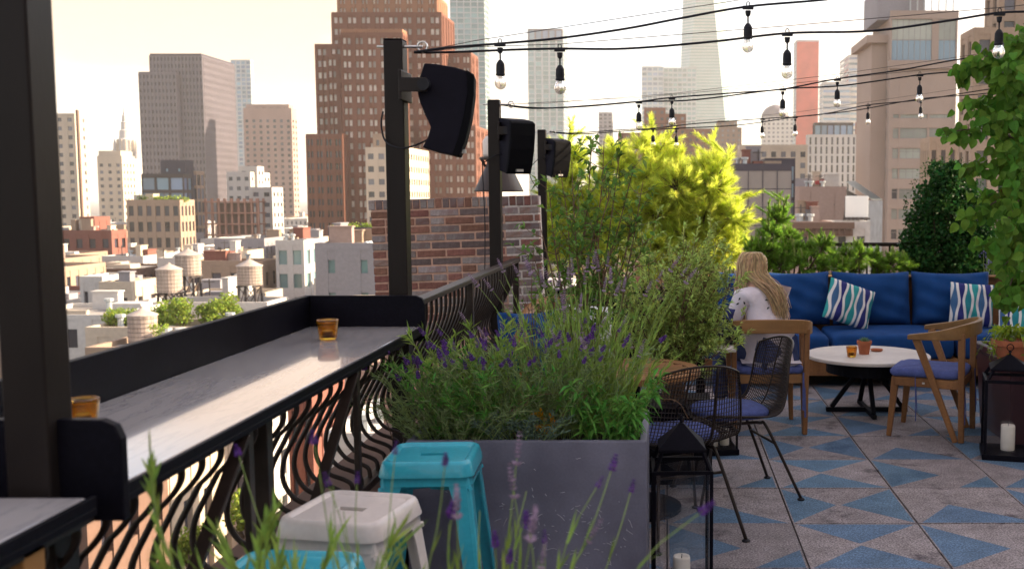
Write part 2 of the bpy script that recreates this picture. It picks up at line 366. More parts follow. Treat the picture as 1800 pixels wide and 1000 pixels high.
simple('white_stepped_block', 'bright white stepped apartment block below the column-topped court house', 398, 440, 480, 306, 385, 'wall_white', 'pane_mid', bay=3.4, wf=.5, hf=.4,
       extra=[dict(x0=440, x1=478, xs=502, y=333, D=370), dict(x0=420, x1=452, xs=470, y=296, D=389)])
simple('red_brick_loft', 'low dark red brick building beside the near post', 104, 196, 216, 412, 210, 'wall_brick_red', 'pane_dark', bay=2.6, wf=.5, hf=.5,
       extra=[dict(x0=140, x1=166, xs=172, y=388, D=212, wf=.1, hf=.1)])
# construction frame
q = px(356, 455, 466, 354, 335); t = thing('concrete_frame', 'unfinished red-brown open concrete frame with bare floors', 'building', (q[0], q[2], GZ)); BOX.append(q[:4])
m = MB(); W_, Dp, Hh = q[1] - q[0], q[3] - q[2], q[5] - GZ
for k in range(9): 
    o_ = MB(); o_.box(0, W_, 0, Dp, Hh - 3.6 * k - .4, Hh - 3.6 * k); o_.build('floor_slab', 'concrete_red', t)
for k in range(9):
    for yy in (.6, Dp - 1):
        o_ = MB(); o_.box(.3 + k * (W_ - 1.2) / 8, .9 + k * (W_ - 1.2) / 8, yy, yy + .6, 0, Hh + .9); o_.build('column', 'concrete_red', t)
o_ = MB(); o_.box(W_ * .2, W_ * .8, Dp * .3, Dp * .8, 0, Hh - .5); o_.build('core', 'wall_brown', t)

# -- the brown art deco tower
t = Tower('art_deco_tower', 'tall stepped reddish-brown brick tower behind the first speaker', 'tower', loc=(*at(690, 300, 340).xy, GZ))
def dv(x0, x1, xs, y, D, nx, ns, zb=GZ, wm='deco_brown', **k):
    q = px(x0, x1, xs, y, D); t.vol(q[0], q[1], q[2], q[3], zb, q[5], wm, k.pop('pm', 'pane_light'), nx, max(1, round((q[5] - zb) / 3.75)), ns, k.pop('wf', .50), k.pop('hf', .52), .45, k.pop('pier', .12), pair=True, **k)
dv(537, 602, 612, 240, 330, 8, 4, pm='pane_dark')
dv(553, 640, 650, 82, 346, 7, 4)
dv(573, 700, 720, 100, 341, 12, 4)
dv(598, 708, 716, 62, 336, 10, 4, zb=GZ)
dv(582, 776, 806, 26, 352, 16, 10)
dv(592, 768, 795, -4, 356, 18, 10, zb=at(600, 26, 356).z, wm='deco_crown', wf=.35)
dv(604, 750, 770, -18, 362, 12, 8, zb=at(600, -4, 362).z, wm='deco_crown', wf=.3)
dv(776, 828, 846, 96, 362, 6, 4)
dv(740, 836, 862, 225, 348, 10, 6)
dv(599, 707, 715, 56, 337, 12, 4, zb=at(600, 62, 337).z, wm='deco_crown', wf=.3)
t.done('roof_dark')
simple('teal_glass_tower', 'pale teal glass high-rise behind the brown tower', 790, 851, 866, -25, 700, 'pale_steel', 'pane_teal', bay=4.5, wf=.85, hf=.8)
simple('cream_midrise', 'cream mid-rise with bright right side in front of the brown tower', 642, 716, 758, 264, 300, 'wall_cream', 'pane_mid', bay=3.1, wf=.55, hf=.45,
       extra=[dict(x0=655, x1=690, xs=702, y=240, D=304, wm='wall_tan', wf=.3)])
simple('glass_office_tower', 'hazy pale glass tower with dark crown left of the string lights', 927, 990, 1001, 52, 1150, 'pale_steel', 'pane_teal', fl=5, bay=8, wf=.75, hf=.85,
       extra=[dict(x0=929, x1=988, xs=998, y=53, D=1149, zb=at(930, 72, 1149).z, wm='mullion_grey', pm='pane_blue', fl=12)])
simple('grey_midrise', 'small grey tower seen over the bright pine', 1052, 1076, 1079, 199, 1000, 'wall_grey', 'pane_mid', bay=5)
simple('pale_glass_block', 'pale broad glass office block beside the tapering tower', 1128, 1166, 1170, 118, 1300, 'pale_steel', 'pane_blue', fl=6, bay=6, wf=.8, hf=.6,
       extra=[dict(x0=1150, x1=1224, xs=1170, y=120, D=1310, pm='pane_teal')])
simple('brick_ziggurat', 'stepped red brick tower seen over the bright pine', 1132, 1170, 1171, 192, 560, 'deco_brown', 'pane_mid', bay=3.5, wf=.4, hf=.45,
       extra=[dict(x0=1155, x1=1206, xs=1150, y=203, D=563), dict(x0=1176, x1=1252, xs=1170, y=229, D=566), dict(x0=1086, x1=1135, xs=1140, y=236, D=570)])
simple('brown_ziggurat', 'hazy brown stepped tower right of the tapering tower', 1256, 1304, 1250, 226, 820, 'wall_brown', 'pane_mid', bay=4, wf=.4, hf=.5,
       extra=[dict(x0=1262, x1=1296, xs=1258, y=214, D=824)])
# tapering supertall
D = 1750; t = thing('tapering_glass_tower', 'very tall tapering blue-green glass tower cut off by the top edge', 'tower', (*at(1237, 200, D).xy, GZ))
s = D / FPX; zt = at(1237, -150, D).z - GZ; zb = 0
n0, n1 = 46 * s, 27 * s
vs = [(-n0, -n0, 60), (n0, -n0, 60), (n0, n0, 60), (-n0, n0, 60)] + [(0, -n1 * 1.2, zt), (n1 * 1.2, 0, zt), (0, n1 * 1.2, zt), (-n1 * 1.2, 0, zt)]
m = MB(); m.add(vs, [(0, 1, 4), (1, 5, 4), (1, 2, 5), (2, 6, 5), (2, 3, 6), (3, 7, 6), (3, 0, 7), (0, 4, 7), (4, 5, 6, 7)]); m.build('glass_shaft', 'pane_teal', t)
m = MB()
for k in range(1, 90):
    f = k / 90; z = 60 + (zt - 60) * f; a = n0 * (1 - f) + .01
    ring = [Vector(vs[i]) * (1 - f) + Vector(vs[j]) * f for i, j in ((0, 7), (0, 4), (1, 4), (1, 5), (2, 5), (2, 6), (3, 6), (3, 7))]
    ring = [Vector((p.x * 1.004, p.y * 1.004, z)) for p in ring]
    for i in range(8):
        p, p2 = ring[i], ring[(i + 1) % 8]; m.quad(p, p2, p2 + Vector((0, 0, .9)), p + Vector((0, 0, .9)))
m.build('floor_bands', 'pale_steel', t, kind='stuff')
m = MB(); m.box(-n0, n0, -n0, n0, 0, 60); m.build('base', 'pale_steel', t)
simple('pale_domed_tower', 'pale gridded tower with rounded dark top among the hazy towers', 1340, 1396, 1336, 207, 1200, 'wall_white', 'pane_mid', fl=5, bay=5, wf=.5, hf=.5)
c = at(1366, 207, 1215); m = MB(); m.lathe([(17, 0), (16, 6), (12.5, 11.5), (7, 15), (1, 17)], 20, (c.x, c.y + 20, c.z))
o = m.build('dome', 'mullion_grey', None, smooth=True); o.parent = bpy.data.objects['pale_domed_tower']; o.matrix_parent_inverse = Matrix.Translation(-bpy.data.objects['pale_domed_tower'].location)
simple('red_netted_tower', 'tower under construction wrapped in red netting', 1400, 1440, 1391, 72, 1050, 'pale_steel', 'pane_mid', bay=5, wf=.6, hf=.5, faces='l',
       extra=[dict(x0=1401, x1=1439, xs=1395, y=75, D=1048, wm='red_net', pm='concrete_red', fl=6, bay=5, wf=.75, hf=.6)])
simple('white_striped_tower', 'hazy white office tower with horizontal window stripes', 1492, 1540, 1471, 98, 950, 'wall_white', 'pane_blue', fl=5, bay=40, wf=.95, hf=.45,
       extra=[dict(x0=1447, x1=1495, xs=1436, y=146, D=930)])
simple('slotted_white_block', 'white block with slanting dark window slots and glass penthouse', 1420, 1506, 1414, 240, 450, 'wall_white', 'pane_dark', fl=3.9, bay=2.3, wf=.36, hf=.8,
       extra=[dict(x0=1432, x1=1500, xs=1428, y=219, D=455, zb=at(1440, 241, 455).z, wm='dark_steel', pm='pane_blue', fl=5, bay=3, wf=.85, hf=.85)])
simple('narrow_brick_tower', 'narrow red brick tower wedged behind the big beige tower', 1507, 1545, 1500, 217, 520, 'wall_brick_red', 'pane_mid', bay=3, wf=.4)

# -- big beige tower at right: every window its own part
D = 190; q = px(1566, 1684, 1527, 30, D); X0, X1, Y0, Y1, _, z1 = q
T = thing('beige_apartment_tower', 'big beige residential tower with wide banded windows right of centre', 'tower', (X0, Y0, GZ)); BOX.append((X0 - 5, X1, Y0, Y1))
W_, Dp, Hh = X1 - X0, Y1 - Y0, z1 - GZ
rows = []; y = 128
while y < 452: rows.append(y); y += 35.5
zrow = [at(1600, y, D).z - GZ for y in rows]; fh = zrow[0] - zrow[1]
m = MB(); m.box(.3, W_ - .3, .3, Dp - .3, 0, Hh - .4); m.build('core', 'tower_beige', T)
wl = MB()
win_f = [(.06, .15), (.17, .58), (.61, .95)]; win_s = [(.12, .62)]
cols = [0] + [v for a, b in win_f for v in (a, b)] + [1]
for a, b in zip(cols[::2], cols[1::2]): wl.box(W_ * a, W_ * b, 0, .3, 0, zrow[0] + fh * .32)
wl.box(W_ * .001, W_ * .999, .03, .3, zrow[0] + fh * .32, Hh - 17.5)
cs = [0] + [v for a, b in win_s for v in (a, b)] + [1]
for a, b in zip(cs[::2], cs[1::2]): wl.box(0, .3, .31 + (Dp - .31) * a, .31 + (Dp - .31) * b, 0, Hh)
wl.box(W_ - .3, W_, .31, Dp, 0, Hh); wl.box(0, W_, Dp - .31, Dp + .01, 0, Hh)
wh = fh * .52
allz = list(zrow); z = zrow[-1] - fh
while z > 3: allz.append(z); z -= fh
zs = sorted(allz)
prev = 0
for z in zs + [Hh]:
    b0 = z - wh / 2
    wl.box(.02, .28, .32, Dp - .02, prev, (b0 if z < Hh else Hh))
    if z <= zrow[0] + .01: wl.box(.02, W_ - .02, .04, .29, prev, b0)
    prev = z + wh / 2
wl.build('wall', 'tower_beige', T)
def window(o, e, wd, hh, npan, parent, pm='pane_blind', tr=True):
    n = Vector((e[1], -e[0], 0)); e = Vector(e); b = MB(); f = .09
    xs = [0] + [k * wd / npan for k in range(1, npan)] + [wd]
    for x in xs:
        x = min(max(x, f / 2), wd - f / 2); a = o + e * (x - f / 2) + n * .04; c = o + e * (x + f / 2) + n * .04
        b.add([a, c, c + Vector((0, 0, hh)), a + Vector((0, 0, hh))] + [v - n * .03 for v in (a, c, c + Vector((0, 0, hh)), a + Vector((0, 0, hh)))],
              [(0, 1, 2, 3), (1, 5, 6, 2), (4, 0, 3, 7)])
    for zz in ([0, hh * .66, hh - f] if tr else [0, hh - f]):
        a = o + n * .043 + Vector((0, 0, zz)); c = a + e * wd
        b.quad(a, c, c + Vector((0, 0, f)), a + Vector((0, 0, f)))
    wo_ = b.build('window', 'window_frame', parent)
    p = MB(); a = o + n * .012; c = a + e * wd; p.quad(a, c, c + Vector((0, 0, hh)), a + Vector((0, 0, hh))); p.build('pane', pm, wo_)
for z in zrow:
    for (a, b), k in zip(win_f, (1, 4, 3)): window(Vector((W_ * a, .3, z - wh / 2)), (1, 0, 0), W_ * (b - a), wh, k, T, 'pane_blind' if rnd.random() > .18 else 'pane_dark')
    for a, b in win_s: window(Vector((.3, .31 + (Dp - .31) * b, z - wh / 2)), (0, -1, 0), (Dp - .31) * (b - a), wh, 2, T)
# glazed upper storeys and roof works
zg0, zg1 = at(1600, 104, D).z - GZ, at(1600, 34, D).z - GZ
m = MB(); m.box(0, W_ * .02, -.02, .3, zg0 - 1, zg1 + 1.4); m.box(W_ * .62, W_ * .72, -.02, .3, zg0 - 1, zg1); m.box(W_ * .98, W_, -.02, .3, zg0 - 1, zg1)
m.box(-.1, W_ + .1, -.1, .3, zg1, zg1 + 1.5); m.box(-.4, W_ * .99, -.6, .3, zg0 - 1.8, zg0 - .3); m.build('cornice', 'tower_beige', T)
for a, b, k in ((.02, .62, 7), (.72, .98, 3)):
    for r in range(2):
        h_ = (zg1 - zg0 + .3) / 2; window(Vector((W_ * a, .25, zg0 - .3 + r * h_)), (1, 0, 0), W_ * (b - a), h_, k, T, 'pane_blue' if r == 0 else 'pane_blind', tr=False)
m = MB(); m.box(-3.9, .2, 2, Dp + 2, zg0 + 3.2, zg0 + 4.6); m.box(-2.8, .1, 3, Dp + 1, 0, zg0 + 3.2); m.build('side_bay', 'tower_beige', T)
m = MB(); m.box(-2, W_ * .55, 2, Dp - 1, zg1 + .2, zg1 + 6); m.build('roof_house', 'wall_grey', T)
m = MB()
for k in range(7): m.box(W_ * .3 + k * 1.3, W_ * .3 + k * 1.3 + .2, 1, 1.2, zg1 + 1.2, zg1 + 4.5)
m.box(W_ * .3, W_ * .3 + 8, .95, 1.25, zg1 + 4.3, zg1 + 4.6); m.build('roof_rack', 'pale_steel', T)

simple('finned_brown_block', 'brown block with vertical fins behind the dark green bush', 1634, 1700, 1622, 250, 165, 'wall_tan', 'pane_dark', fl=40, bay=1.5, wf=.5, hf=.9)
simple('right_edge_tower', 'tan setback apartment tower behind the big-leaved tree', 1712, 1950, 1692, 60, 130, 'wall_tan', 'pane_dark', fl=3.4, bay=2.7, wf=.5, hf=.6,
       extra=[dict(x0=1757, x1=1950, xs=1740, y=-20, D=133, wm='wall_tan')])
# -- right middle ground
simple('netted_building', 'building behind grey scaffold netting right of the bright pine', 1290, 1392, 1284, 300, 120, 'penthouse_grey', 'netting', fl=2.1, bay=1.9, wf=.94, hf=.95, inset=.12,
       extra=[dict(x0=1345, x1=1398, xs=1340, y=290, D=126, wm='penthouse_grey', pm='pane_blue', wf=.8, hf=.8), dict(x0=1300, x1=1420, xs=1296, y=262, D=200, wm='wall_cream', pm='pane_mid', wf=.5, hf=.5)])
simple('blank_party_wall', 'pale blank-walled building behind the brown cornice row', 1404, 1488, 1398, 338, 145, 'wall_pink', 'pane_mid', bay=9, wf=.05, hf=.05,
       extra=[dict(x0=1380, x1=1434, xs=1376, y=322, D=172, wm='wall_grey', wf=.05, hf=.05)])
q = px(1434, 1466, 1430, 333, 147); t = thing('red_shed_house', 'little red gabled rooftop house with pale metal roof', 'house', (q[0], 147, GZ)); BOX.append(q[:4])
m = MB(); Ww = q[1] - q[0]; Hh = q[5] - GZ; m.prism([(0, 0), (Ww, 0), (Ww, Hh), (Ww * .5, Hh + 1.4), (0, Hh + 1.2)], 0, 8); m.build('wall', 'barn_red', t)
m = MB(); m.add([(Ww * .45, -.1, Hh + 1.6), (Ww + 4.6, -.1, Hh - 1.5), (Ww + 4.6, 8, Hh - 1.5), (Ww * .45, 8, Hh + 1.6)], [(0, 1, 2, 3)]); m.add([(Ww + 3, -.1, Hh + 1.2), (Ww + 7, -.1, Hh - 1.5), (Ww + 7, 8, Hh - 1.5), (Ww + 3, 8, Hh + 1.2)], [(0, 1, 2, 3)])
m.box(Ww, Ww + 7, .2, 8, 0, Hh - 1.6); m.build('metal_roof', 'metal_roof', t)
simple('cornice_row_house', 'old pink row building with heavy brown cornice above the fence', 1396, 1462, 1392, 402, 112, 'wall_pink', 'pane_dark', fl=4.2, bay=1.9, wf=.42, hf=.6,
       extra=[dict(x0=1464, x1=1530, xs=1460, y=402, D=112.5, wm='wall_white')])
t = bpy.data.objects['cornice_row_house']; q = px(1396, 1530, 1392, 402, 112); m = MB()
m.box(-q[1] * 0 - 4.2, 4.4, -.7, .2, q[5] - GZ, q[5] - GZ + .7); m.box(-4.2, 4.3, -.4, .1, q[5] - GZ - .8, q[5] - GZ - .05)
for k in range(14): m.box(-4.1 + k * .62, -3.95 + k * .62, -.6, -.41, q[5] - GZ - .6, q[5] - GZ - .01)
m.build('cornice', 'wall_brown', t)
# billboard
c = at(1506, 386, 118); t = thing('rooftop_billboard', 'blank white rooftop billboard on a dark frame', 'billboard', tuple(c))
s = 118 / FPX
m = MB(); m.box(-20 * s, 20 * s, 0, .3, 4 * s, 41 * s); m.build('panel', 'billboard_white', t, bevel=.03)
for k in range(6):
    m = MB(); m.bar((-19 * s + k * 7.5 * s, .4, -17 * s), (-19 * s + k * 7.5 * s, .4, 38 * s), .14, .14); m.bar((-19 * s + k * 7.5 * s, .4, 20 * s), (-19 * s + k * 7.5 * s, 2.4, -17 * s), .12, .12); m.build('strut', 'dark_steel', t)
m = MB(); m.box(-22 * s, 22 * s, -.5, -.1, 0, .22); m.build('catwalk', 'dark_steel', t)

# -- left middle ground, hand placed
simple('grey_rendered_block', 'plain lilac-grey building with few small windows left of the brick wall', 553, 668, 700, 440, 112, 'wall_grey', 'pane_teal', fl=3.6, bay=3.4, wf=.22, hf=.4,
       extra=[dict(x0=577, x1=668, xs=690, y=412, D=118, wm='penthouse_grey', pm='pane_mid', wf=.5, hf=.5, fl=4)])
simple('white_glazed_house', 'white house with big glazed bays left of the grey building', 484, 534, 572, 432, 150, 'wall_white', 'pane_teal', fl=3.6, bay=2.6, wf=.6, hf=.6)
simple('blank_cream_block', 'blank cream block above the white glazed house', 498, 562, 583, 425, 185, 'wall_cream', 'pane_mid', bay=8, wf=.06, hf=.08)
simple('long_shed_building', 'long low building with dark roof behind the water tanks', 330, 462, 480, 468, 150, 'wall_tan', 'pane_dark', fl=4, bay=2.6, wf=.5, hf=.5, roof='roof_dark')
simple('pale_corner_house', 'pale two-storey house with dark window openings left of the tanks', 174, 232, 250, 508, 112, 'wall_cream', 'pane_dark', fl=3.5, bay=2.6, wf=.38, hf=.45,
       extra=[dict(x0=140, x1=180, xs=190, y=498, D=118, wm='wall_white')])
simple('tank_house', 'pale rooftop carrying the middle water tanks', 232, 470, 500, 545, 104, 'wall_white', 'pane_mid', fl=3.6, bay=3.2, wf=.4, hf=.4)
simple('garden_house', 'low house with planted roof terrace below the tanks', 150, 420, 450, 592, 84, 'wall_cream', 'pane_mid', fl=3.6, bay=3, wf=.4, hf=.45)
simple('near_tank_house', 'weathered roof carrying the nearest water tank', 150, 330, 360, 632, 66, 'wall_tan', 'pane_dark', fl=3.6, bay=2.6, wf=.4, hf=.5)
simple('cream_tenement', 'cream tenement with many windows seen through the railing bars', 120, 215, 400, 790, 46, 'wall_cream', 'pane_dark', fl=3.3, bay=2.3, wf=.42, hf=.52)
simple('brick_tenement', 'dark brown tenement seen low through the railing bars', 40, 150, 205, 870, 36, 'wall_brown', 'pane_dark', fl=3.3, bay=2.2, wf=.42, hf=.52)
simple('brown_tenement', 'brown brick tenement glimpsed behind the counter brackets', 505, 548, 566, 700, 58, 'wall_brick_red', 'pane_mid', fl=3.3, bay=2.3, wf=.42, hf=.55)
simple('pale_tenement', 'pale lit tenement side seen between the counter brackets', 330, 400, 500, 740, 60, 'wall_white', 'pane_dark', fl=3.3, bay=2.3, wf=.42, hf=.55)
simple('white_roof_house', 'white low roof glimpsed below the far railing bars', 570, 700, 760, 790, 48, 'wall_white', 'pane_mid', fl=3.3, bay=2.3, wf=.42, hf=.55)

# water tanks
def tank(x, ytop, yshould, ybot, yleg, D, label):
    c = at(x, yleg, D); s = D / FPX; r = 21 * s if D > 100 else 24 * s
    t = thing('water_tank', label, 'water tank', tuple(c), 0, 'rooftop water tanks')
    h0, h1, h2 = (yleg - ybot) * s, (yleg - yshould) * s, (yleg - ytop) * s
    n = 26; m = MB()
    for k in range(n):
        a0, a1 = 2 * math.pi * k / n, 2 * math.pi * (k + .94) / n
        m.add([(rr * math.cos(a), rr * math.sin(a), z) for z in (h0, h1) for a in (a0, a1) for rr in (r * .97, r)],
              [(1, 3, 7, 5), (0, 1, 5, 4), (3, 2, 6, 7), (4, 5, 7, 6)])
    m.build('staves', 'tank_wood', t, kind='stuff')
    for k in range(6):
        z = h0 + (h1 - h0) * (.06 + .165 * k); m = MB(); m.lathe([(r * 1.0, z), (r * 1.018, z), (r * 1.018, z + .03), (r * 1.0, z + .03)], 26, cap=False); m.build('hoop', 'dark_steel', t)
    m = MB(); m.lathe([(r * .96, h0 - .02), (r * .96, h0 + .1)], 26); m.build('floor', 'dark_steel', t)
    m = MB(); m.lathe([(r * 1.07, h1 - .02), (r * 1.07, h1 + .06), (r * .55, h1 + (h2 - h1) * .55), (.12 * r, h2), (.1 * r, h2 + .12)], 26); m.build('conical_roof', 'tank_roof', t)
    for sx in (-1, 1):
        for sy in (-1, 1):
            m = MB(); m.bar((sx * r * .72, sy * r * .72, 0), (sx * r * .66, sy * r * .66, h0 - .1), .2, .2); m.build('leg', 'dark_steel', t)
    m = MB()
    for sx in (-1, 1):
        m.bar((sx * r * .72, -r * .72, .05), (sx * r * .66, r * .66, h0 - .2), .08, .08); m.bar((-r * .72, sx * r * .72, .05), (r * .66, sx * r * .66, h0 - .2), .08, .08); m.bar((r * .72, sx * r * .72, .05), (-r * .66, sx * r * .66, h0 - .2), .08, .08)
        m.box(sx * r * .66 - .12, sx * r * .66 + .12, -r * 1.05, r * 1.05, h0 - .25, h0 - .03)
    m.build('bracing', 'dark_steel', t)
tank(300, 463, 473, 513, 547, 106, 'pale wooden water tank standing in front of the cream one')
tank(334, 437, 448, 483, 545, 113, 'cream cone-roofed water tank, topmost of the group')
tank(441, 455, 467, 500, 545, 108, 'tan wooden water tank right of the other tanks, on tall steel legs')
tank(253, 540, 553, 600, 624, 70, 'nearest and lowest wooden water tank, in front of the roof garden')

def leafball(mb, c, r, n, size, rg, flat=1.0):
    for _ in range(n):
        while True:
            p = Vector((rg.uniform(-1, 1), rg.uniform(-1, 1), rg.uniform(-1, 1)))
            if .25 < p.length < 1: break
        p = p * (.55 + .45 * p.length); q = Vector(c) + Vector((p.x * r, p.y * r, p.z * r * flat))
        d = (p + Vector((rg.uniform(-1, 1), rg.uniform(-1, 1), rg.uniform(-.6, 1)))).normalized(); e = d.orthogonal().normalized()
        e = (Quaternion(d, rg.uniform(0, 6.28)) @ e) * size * .5; s_ = size * rg.uniform(.6, 1.2)
        mb.add([q, q + d * s_ * .5 + e, q + d * s_, q + d * s_ * .5 - e], [(0, 1, 2, 3)])
def city_tree(x, y, D, rpx, label, group, mtl='leaf_city'):
    c = at(x, y, D); s = D / FPX; r = rpx * s; rg = random.Random(int(x * 7 + y))
    t = thing('tree', label, 'tree', (c.x, c.y, c.z - r * 1.5), 0, group)
    m = MB(); m.tube([(0, 0, 0), (.05 * r, 0, r * .7), (0, .05 * r, r * 1.4)], [.09 * r, .07 * r, .03 * r], 7)
    for k in range(5):
        a = k * 1.3; m.tube([(0, 0, r * .7), (math.cos(a) * r * .5, math.sin(a) * r * .5, r * 1.4)], [.05 * r, .015 * r], 5)
    m.build('trunk', 'bark', t)
    m = MB()
    for k in range(9):
        a = rg.uniform(0, 6.28); q = rg.uniform(0, .7) * r
        leafball(m, (math.cos(a) * q, math.sin(a) * q, r * (1.5 + rg.uniform(-.35, .45))), r * rg.uniform(.35, .52), 170, r * .13, rg, .8)
    m.build('crown', mtl, t, kind='stuff')
G_ = 'roof garden trees'
for k, (x, y, r, lb) in enumerate([(200, 556, 17, 'leftmost yellow-green tree of the roof garden'), (228, 560, 16, 'small tree left of the nearest water tank'), (292, 552, 21, 'rounded tree just right of the nearest water tank'),
                                   (322, 546, 20, 'taller bushy tree in the middle of the roof garden'), (368, 556, 22, 'broad bright tree right of the garden middle'), (396, 540, 20, 'rightmost tall tree of the roof garden')]):
    city_tree(x, y + 2, 87 + k % 3, r * 1.65, lb, G_)
G_ = 'street trees below the railing'
for x, y, D, r, lb in [(430, 905, 46, 60, 'green street tree seen through the bars below the counter'), (250, 985, 44, 70, 'green tree at the bottom of the street behind the railing'), (330, 960, 48, 50, 'smaller green tree beside the street behind the railing')]:
    city_tree(x, y, D, r, lb, G_)

# low-rise blocks filling the middle distance
def clash(a): return any(a[0] < b[1] + .5 and a[1] > b[0] - .5 and a[2] < b[3] + .5 and a[3] > b[2] - .5 for b in BOX)
rows = [(76, 13), (90, 12), (103, 13), (117, 13), (131, 14), (146, 16), (163, 17), (181, 18), (200, 20), (222, 22), (246, 24), (272, 26), (300, 28), (332, 32), (372, 36), (430, 44), (500, 60), (590, 70), (700, 80)]
LOW = []
keys = ['cream', 'white', 'tan', 'brick_red', 'brown', 'grey', 'pink']
wts = [5, 5, 3, 2, 1.5, 1.5, 2]
for Yr, dp in rows:
    X = -.66 * Yr
    lim = .10 * Yr if Yr > 200 else -.12 * Yr
    while X < lim:
        wd = rnd.uniform(4.5, 9) * (1 + Yr / 420); dd = dp * rnd.uniform(.7, .95); y0 = Yr + rnd.uniform(0, 2)
        bx = (X, X + wd, y0, y0 + dd); X += wd + rnd.choice((.1, .1, .1, 3))
        if clash(bx): continue
        if Yr < 106 and 130 < PPX + FPX * (bx[0] + bx[1]) / 2 / y0 < 500: continue
        ylo = np.interp(Yr, [76, 120, 160, 200, 260, 330, 450, 700], [560, 500, 458, 428, 412, 398, 388, 374]); yhi = np.interp(Yr, [76, 120, 160, 200, 260, 330, 450, 700], [605, 545, 500, 475, 452, 435, 418, 397])
        z1 = at(400, float(rnd.uniform(ylo, yhi)), y0).z
        k = rnd.choices(keys, wts)[0]
        zone = 'among the nearer rooftops' if Yr < 160 else ('in the middle distance' if Yr < 330 else 'far off below the skyline')
        nm = {'brick_red': 'red brick'}.get(k, k)
        t = Tower('low_rise_building', f'low {nm} building {zone} left of the terrace', 'building', f'{nm} low-rises {zone}', (bx[0], y0, GZ))
        t.vol(*bx, GZ, z1, 'wall_' + k, rnd.choice(('pane_dark', 'pane_mid')), max(2, round(wd / 2.3)), max(3, round((z1 - GZ) / 3.3)), max(2, round(dd / 2.4)), .42, .5, .22, parapet=rnd.uniform(.4, 1.2))
        t.done(rnd.choice(('roof_pale', 'roof_pale', 'roof_dark'))); LOW.append(t.t)
        clutter(t.t, bx[0], bx[1], bx[2], bx[3], z1, rnd.randint(3, 7) if Yr < 400 else 3)
# labels by place within each colour and zone
ORD = ['first', 'second', 'third', 'fourth', 'fifth', 'sixth', 'seventh', 'eighth', 'ninth', 'tenth', 'eleventh', 'twelfth', 'thirteenth', 'fourteenth', 'fifteenth', 'sixteenth', 'seventeenth', 'eighteenth', 'nineteenth', 'twentieth']
byg = {}
for t_ in LOW: byg.setdefault(t_['group'], []).append(t_)
for g_, L_ in byg.items():
    L_.sort(key=lambda o: o.location.x / o.location.y)
    for k, o in enumerate(L_):
        col_, zone = g_.split(' low-rises ')
        o['label'] = f'{ORD[k] if k < len(ORD) else "twenty-" + ORD[k - 20] if k < 29 else "rightmost"} {col_} low-rise from the left {zone}'
# rooftop greens
for x, y, D, n, lb in [(285, 352, 262, 26, 'strip of shrubs on the roof of the tan arched loft'), (620, 404, 119, 22, 'shrubs on the roof of the lilac-grey building'), (275, 588, 60, 10, 'green creeper on the pale house below the tanks')]:
    c = at(x, y, D); s = D / FPX; t = thing('roof_shrubs', lb, 'shrubs', tuple(c)); m = MB(); rg = random.Random(x)
    for k in range(n): leafball(m, ((k - n / 2) * 3.2 * s * (1 if x != 275 else .6), rg.uniform(0, 1), rg.uniform(-.1, .5)), rg.uniform(4, 8) * s, 40, 3 * s, rg, .8)
    m.build('foliage', 'leaf_city', t, kind='stuff')

# unseen building added along the right-hand side to keep the terrace in shade
t = Tower('added_shade_building', 'added unseen cream building shading the terrace from the right', 'building', loc=(9.5, -20, GZ))
t.vol(9.5, 26, -20, 11.6, GZ, 7.4, 'wall_cream', 'pane_dark', 6, 14, 10, .4, .5, .3, faces='l'); t.done()
# the building that carries the terrace
m = MB(); m.box(-1.16, 9.4, -9, 11.2, GZ, -.06); structure(m.build('terrace_building_block', 'wall_brown'))

# ================================================================ THE TERRACE
mat('tile_grey', (.248, .218, .218), .85, var=.2, scale=8, world=True, col2=(.075, .064, .072), c2lo=.575, c2hi=.68, fine=.6, finescale=120, bump=.35, bscale=160, objr=.13)
mat('tile_blue', (.095, .160, .240), .8, var=.18, scale=6, world=True, col2=(.045, .09, .16), c2lo=.55, c2hi=.70, fine=.5, finescale=120, bump=.3, bscale=160, objr=.13)
mat('joint', (.018, .018, .024), .95, var=.3, scale=20)
mat('black_paint', (.0055, .005, .0085), .45, var=.25, scale=5, bump=.05, bscale=120, fine=.2, finescale=90, spec=.05)
mat('bronze_paint', (.017, .0135, .0125), .36, var=.25, scale=4, stretch=(1, 1, .3), bump=.04, bscale=150, col2=(.026, .020, .018), spec=.1)
mat('rail_iron', (.024, .0155, .012), .42, var=.3, scale=20, bump=.1, bscale=120, spec=.25)
mat('steel_bright', (.6, .58, .55), .3, metal=1, var=.1, scale=20)
mat('speaker_shell', (.009, .008, .014), .6, spec=.08, var=.15, scale=30, bump=.08, bscale=400)
mat('speaker_grille', (.004, .004, .0055), .7, spec=.06, var=.2, scale=300, bump=.3, bscale=700)
mat('badge', (.55, .53, .5), .4, metal=.6)
mat('rubber', (.012, .012, .016), .55, var=.15, scale=40)
glassmat('amber_glass', (.93, .56, .07), .02, clear=.25)
mat('turq_paint', (.04, .39, .50), .25, var=.08, scale=6, coat=.4, fine=.06, finescale=60, col2=(.035, .33, .43), c2lo=.55, c2hi=.8)
mat('white_paint', (.68, .61, .56), .35, var=.05, scale=6, coat=.25, fine=.04, finescale=60)
mat('stool_hole', (.01, .01, .012), .9)
mat('planter_zinc', (.185, .182, .235), .5, var=.25, scale=3, spec=.25, col2=(.095, .093, .125), bump=.06, bscale=60, fine=.06, finescale=120)
mat('scratch', (.48, .47, .50), .6, var=.2, scale=60)
mat('soil', (.03, .022, .016), .95, var=.4, scale=40, bump=.6, bscale=60)
mat('teak', (.245, .115, .045), .5, var=.30, scale=9, stretch=(1, 1, .12), col2=(.15, .066, .026), bump=.15, bscale=70, fine=.12, finescale=70)
